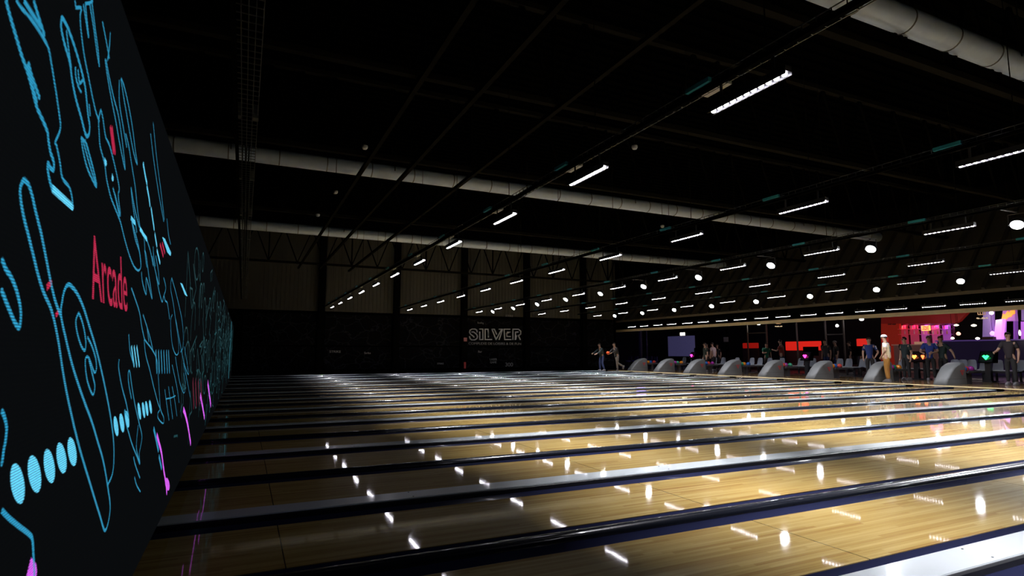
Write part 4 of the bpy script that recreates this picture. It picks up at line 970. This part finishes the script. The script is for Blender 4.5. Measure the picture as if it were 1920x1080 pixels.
    for sd in (1,-1):
        hp, kn, an = leg_pts[sd]; j = len(v)
        v += [(hp,0.112),(hp.lerp(kn,0.5),0.095),(kn,0.068),(kn.lerp(an,0.5),0.064),(kn.lerp(an,0.96),0.055)]; e += [(1,j),(j,j+1),(j+1,j+2),(j+2,j+3),(j+3,j+4)]
    skin_mesh('trousers', v, e, mt, t)
    for sd in (1,-1):
        hp, kn, an = leg_pts[sd]
        shin = (an-kn).normalized(); fwd = Vector((1,0,0)) if abs(shin.x) < 0.5 else Vector((-shin.z*0.7 if shin.z<0 else 0.3, 0, -0.7)).normalized()
        sh_ = MB(); q = Vector((1,0,0)).rotation_difference(fwd).to_matrix()
        outline = [(-0.075,-0.035),(-0.06,-0.045),(0.10,-0.05),(0.17,-0.035),(0.19,0),(0.17,0.035),(0.10,0.05),(-0.06,0.045),(-0.075,0.035)]
        lv = []
        for z, s_, cut in ((-0.085,1.0,0),(-0.055,1.0,0),(-0.02,0.92,0.05),(0.03,0.75,0.12)):
            for x, y in outline: lv.append(an + q @ Vector((min(x*s_, 0.19-cut), y*s_, z)))
        n = len(outline); fs = [(r*n+i, r*n+(i+1)%n, (r+1)*n+(i+1)%n, (r+1)*n+i) for r in range(3) for i in range(n)] + [tuple(range(n)), tuple(3*n+i for i in range(n))]
        sh_.add(lv, fs).build('shoe', mat('shoe_pale', (0.16,0.155,0.165), rough=0.5) if sd==1 else mat('shoe_pale', (0.35,0.34,0.36)), t, smooth=True)
    # head: face parts and hair
    R = Matrix.Rotation(headturn, 3, 'Z')
    f = lambda x,y,z: headc + R @ Vector((x,y,z))
    MB().lathe([(0.002,0.03),(0.012,0.01),(0.016,-0.012),(0.008,-0.02)], f(0.088,0,0.0), 8).build('nose', SKIN[skin], t, smooth=True)
    for sd in (1,-1):
        MB().ball(f(0.076,0.031*sd,0.022), 0.012, 8).build('eye', mat('eye_dark',(0.03,0.02,0.02),rough=0.2), t, smooth=True)
        MB().ball(f(-0.005,0.080*sd,0.0), 0.026, 8, (0.6,0.35,1)).build('ear', SKIN[skin], t, smooth=True)
    MB().ball(f(0.080,0,-0.045), 0.02, 8, (0.4,1,0.3)).build('mouth', mat('lips',(0.35,0.12,0.10)), t, smooth=True)
    b = MB(); n = 16; rows = 7
    for r in range(rows+1):
        th = (PI*0.60)*r/rows
        for i in range(n):
            a = 2*PI*i/n; front = math.cos(a)
            tt = th if front < 0.1 else min(th, PI*0.29)
            b.v.append(f(-0.008 + 0.102*math.sin(tt)*math.cos(a), 0.092*math.sin(tt)*math.sin(a), 0.022 + 0.098*math.cos(tt) - (0.06 if longhair and front<0 and r>=rows-1 else 0)))
    for r in range(rows):
        for i in range(n): b.f.append((r*n+i, r*n+(i+1)%n, (r+1)*n+(i+1)%n, (r+1)*n+i))
    b.build('hair', mat('hair_%02d%02d' % (int(hair[0]*99), int(hair[1]*99)), hair, rough=0.6), t, smooth=True)
    if cap:
        mc = mat('cap_%02d' % int(cap[0]*99), cap, rough=0.7)
        b = MB(); 
        for r in range(6):
            th = PI*0.5*r/5
            for i in range(n):
                a = 2*PI*i/n; b.v.append(f(-0.005+0.112*math.sin(th)*math.cos(a), 0.100*math.sin(th)*math.sin(a), 0.035+0.095*math.cos(th)))
        for r in range(5):
            for i in range(n): b.f.append((r*n+i, r*n+(i+1)%n, (r+1)*n+(i+1)%n, (r+1)*n+i))
        b.build('cap', mc, t, smooth=True)
    if stripe:
        c, pts, w_ = stripe
        b = MB()
        for a, d in zip(pts, pts[1:]): b.bar(Vector(a), Vector(d), w_, w_)
        b.build('shirt_stripe', mat('stripe_%02d' % int(c[0]*99), c), t)
    return t
def at(x, y): q = onZ(x, y, 0.0); return (q.x, q.y, 0.0)
DK = (0.012,0.012,0.014)
# towards the lanes is -X: heading pi
person(at(1129,696), PI, 'bowler in dark top and blue jeans holding an arm out at the far lanes', (0.015,0.03,0.035), (0.03,0.05,0.16), H=1.70, lean=0.25,
       armR=((0.40,-0.20,1.18),(0.60,-0.12,1.12)), armL=((0.30,0.24,1.20),(0.52,0.20,1.10)), legL=((0.05,0.10,0.50),(-0.10,0.11,0.09)), legR=((0.10,-0.10,0.50),(0.08,-0.11,0.09)), sleeves='long')
pb = person(at(1157,697), PI, 'bowler swinging an orange ball with one leg kicked back', (0.02,0.02,0.022), (0.20,0.18,0.17), H=1.72, lean=0.25,
       armR=((0.28,-0.24,1.22),(0.42,-0.20,1.12)), armL=((0.25,0.22,1.22),(0.42,0.02,1.12)), legL=((0.05,0.08,0.50),(0.02,0.08,0.09)), legR=((-0.12,-0.10,0.52),(-0.52,-0.12,0.32)), sleeves='long')
q = pb.location + Vector((-0.50, 0.16, 1.10)); o = MB().ball((0,0,0), 0.108, 18).build('bowling_ball', mat('ball_fluor', (0.9,0.10,0.03), rough=0.15, coat=1), smooth=True, loc=q)
tag(o, 'orange bowling ball in the hands of the bowler kicking one leg back', 'bowling ball')
person((24.7, 26.0, 0), PI*0.9, 'dark clothed person standing behind the second ball return from the left', (0.02,0.03,0.02), DK, H=1.68, longhair=True)
person((26.2, 26.9, 0), PI*0.55, 'person in a pale pink shirt and black trousers in front of the projection screen', (0.55,0.42,0.42), DK, H=1.74, lean=0.08)
person((28.0, 29.3, 0), PI, 'person in black right of the pale pink shirt, farther from the lanes', (0.02,0.015,0.02), DK, H=1.72)
person((28.6, 29.0, 0), PI*1.1, 'person in black just left of the pink console light', (0.02,0.02,0.025), DK, H=1.66, hair=(0.12,0.10,0.09))
person((27.6, 24.15, 0), PI*1.3, 'person in a green top facing the man in the red shirt', (0.01,0.16,0.09), (0.10,0.08,0.07), H=1.66, armR=((0.15,-0.26,1.15),(0.32,-0.18,1.18)))
person((27.6, 23.1, 0), PI*0.62, 'man in a dark red shirt facing the person in green', (0.22,0.035,0.02), (0.03,0.04,0.07), H=1.84, armL=((0.16,0.26,1.16),(0.40,0.12,1.22)), lean=0.06)
person((27.8, 20.5, 0), PI, 'grey shirted person left of two others beside the tall red sofa back', (0.05,0.05,0.06), (0.02,0.03,0.12), H=1.80, lean=0.1)
person((28.2, 20.25, 0), PI*0.8, 'middle person of the dark group right of the red sofa back', (0.03,0.03,0.032), (0.02,0.03,0.12), H=1.72, cap=(0.3,0.28,0.26))
person((28.6, 19.75, 0), PI*0.7, 'right-hand person of the dark group near the brown posts', (0.02,0.015,0.015), DK, H=1.68)
person((24.35, 15.95, 0), PI*1.2, 'player in blue jersey half hidden behind the man in cream shirt', (0.015,0.035,0.16), DK, H=1.74,
       stripe=((0.7,0.75,0.9),[(0.05,0.24,1.42),(0.04,0.27,1.28)],0.03), armL=((-0.05,0.33,1.15),(0.10,0.22,0.97)))
mp_ = person((22.35, 13.98, 0), PI*0.62, 'man seen from behind in cream shirt, ochre trousers and pale cap', (0.80,0.66,0.42), (0.42,0.20,0.04), H=1.78, cap=(0.62,0.64,0.72), hair=(0.015,0.012,0.01),
       armR=((-0.02,-0.27,1.17),(0.10,-0.23,0.97)), armL=((-0.02,0.27,1.17),(0.12,0.20,0.97)), legL=((0.02,0.12,0.50),(-0.02,0.15,0.09)), legR=((0.02,-0.12,0.50),(0.0,-0.15,0.09)))
# white yoke and dark emblem on the back of that shirt
y_ = skin_mesh('shirt_yoke', [(Vector((0,0,1.36)),(0.155,0.110)),(Vector((0,0,1.45)),(0.11,0.088)),(Vector((0,0.17,1.42)),0.083),(Vector((-0.01,0.235,1.26)),0.074),(Vector((0,-0.17,1.42)),0.083),(Vector((-0.01,-0.235,1.26)),0.074)],
       [(0,1),(0,2),(2,3),(0,4),(4,5)], mat('shirt_white',(0.78,0.76,0.80),rough=0.8), mp_)
y_['label'] = 'white yoke and sleeves'
b = MB().box(-0.140,-0.055,1.12,-0.128,0.055,1.30).box(-0.140,-0.075,1.24,-0.128,0.075,1.34); b.build('shirt_emblem', mat('emblem_teal',(0.10,0.16,0.16)), mp_, bevel=0.02)
person(at(1702,713), PI*0.95, 'man in a black jersey standing left of the orange console light', (0.02,0.022,0.04), DK, H=1.74, hair=(0.02,0.015,0.01), headturn=-0.6)
person(at(1748,714), PI*1.12, 'grey-haired man in a blue jersey with a white shoulder stripe', (0.02,0.05,0.30), DK, H=1.78, hair=(0.25,0.24,0.23), lean=0.05, armR=((0.10,-0.30,1.15),(0.34,-0.20,1.10)), armL=((0.08,0.28,1.15),(0.33,0.12,1.10)),
       stripe=((0.7,0.75,0.9),[(0.06,0.19,1.50),(0.05,0.25,1.36)],0.03))
person((25.2, 13.55, 0), PI*1.0, 'man in a dark teal shirt reaching out an arm beside the violet counter', (0.015,0.035,0.04), DK, H=1.76, armR=((0.28,-0.24,1.18),(0.50,-0.20,1.02)), armL=((0.10,0.40,1.15),(0.28,0.55,0.98)), hair=(0.20,0.12,0.09), lean=0.1)
person((23.9, 10.75, 0), PI*1.0, 'person in black at the right edge of the picture, forearm out', (0.012,0.012,0.016), DK, H=1.80, armR=((0.15,-0.28,1.15),(0.42,-0.24,1.10)), hair=(0.12,0.10,0.10))
person((31.0, 20.6, 0), PI, 'seated-height person with reddish light behind the small red panel', (0.05,0.02,0.02), DK, H=1.40)
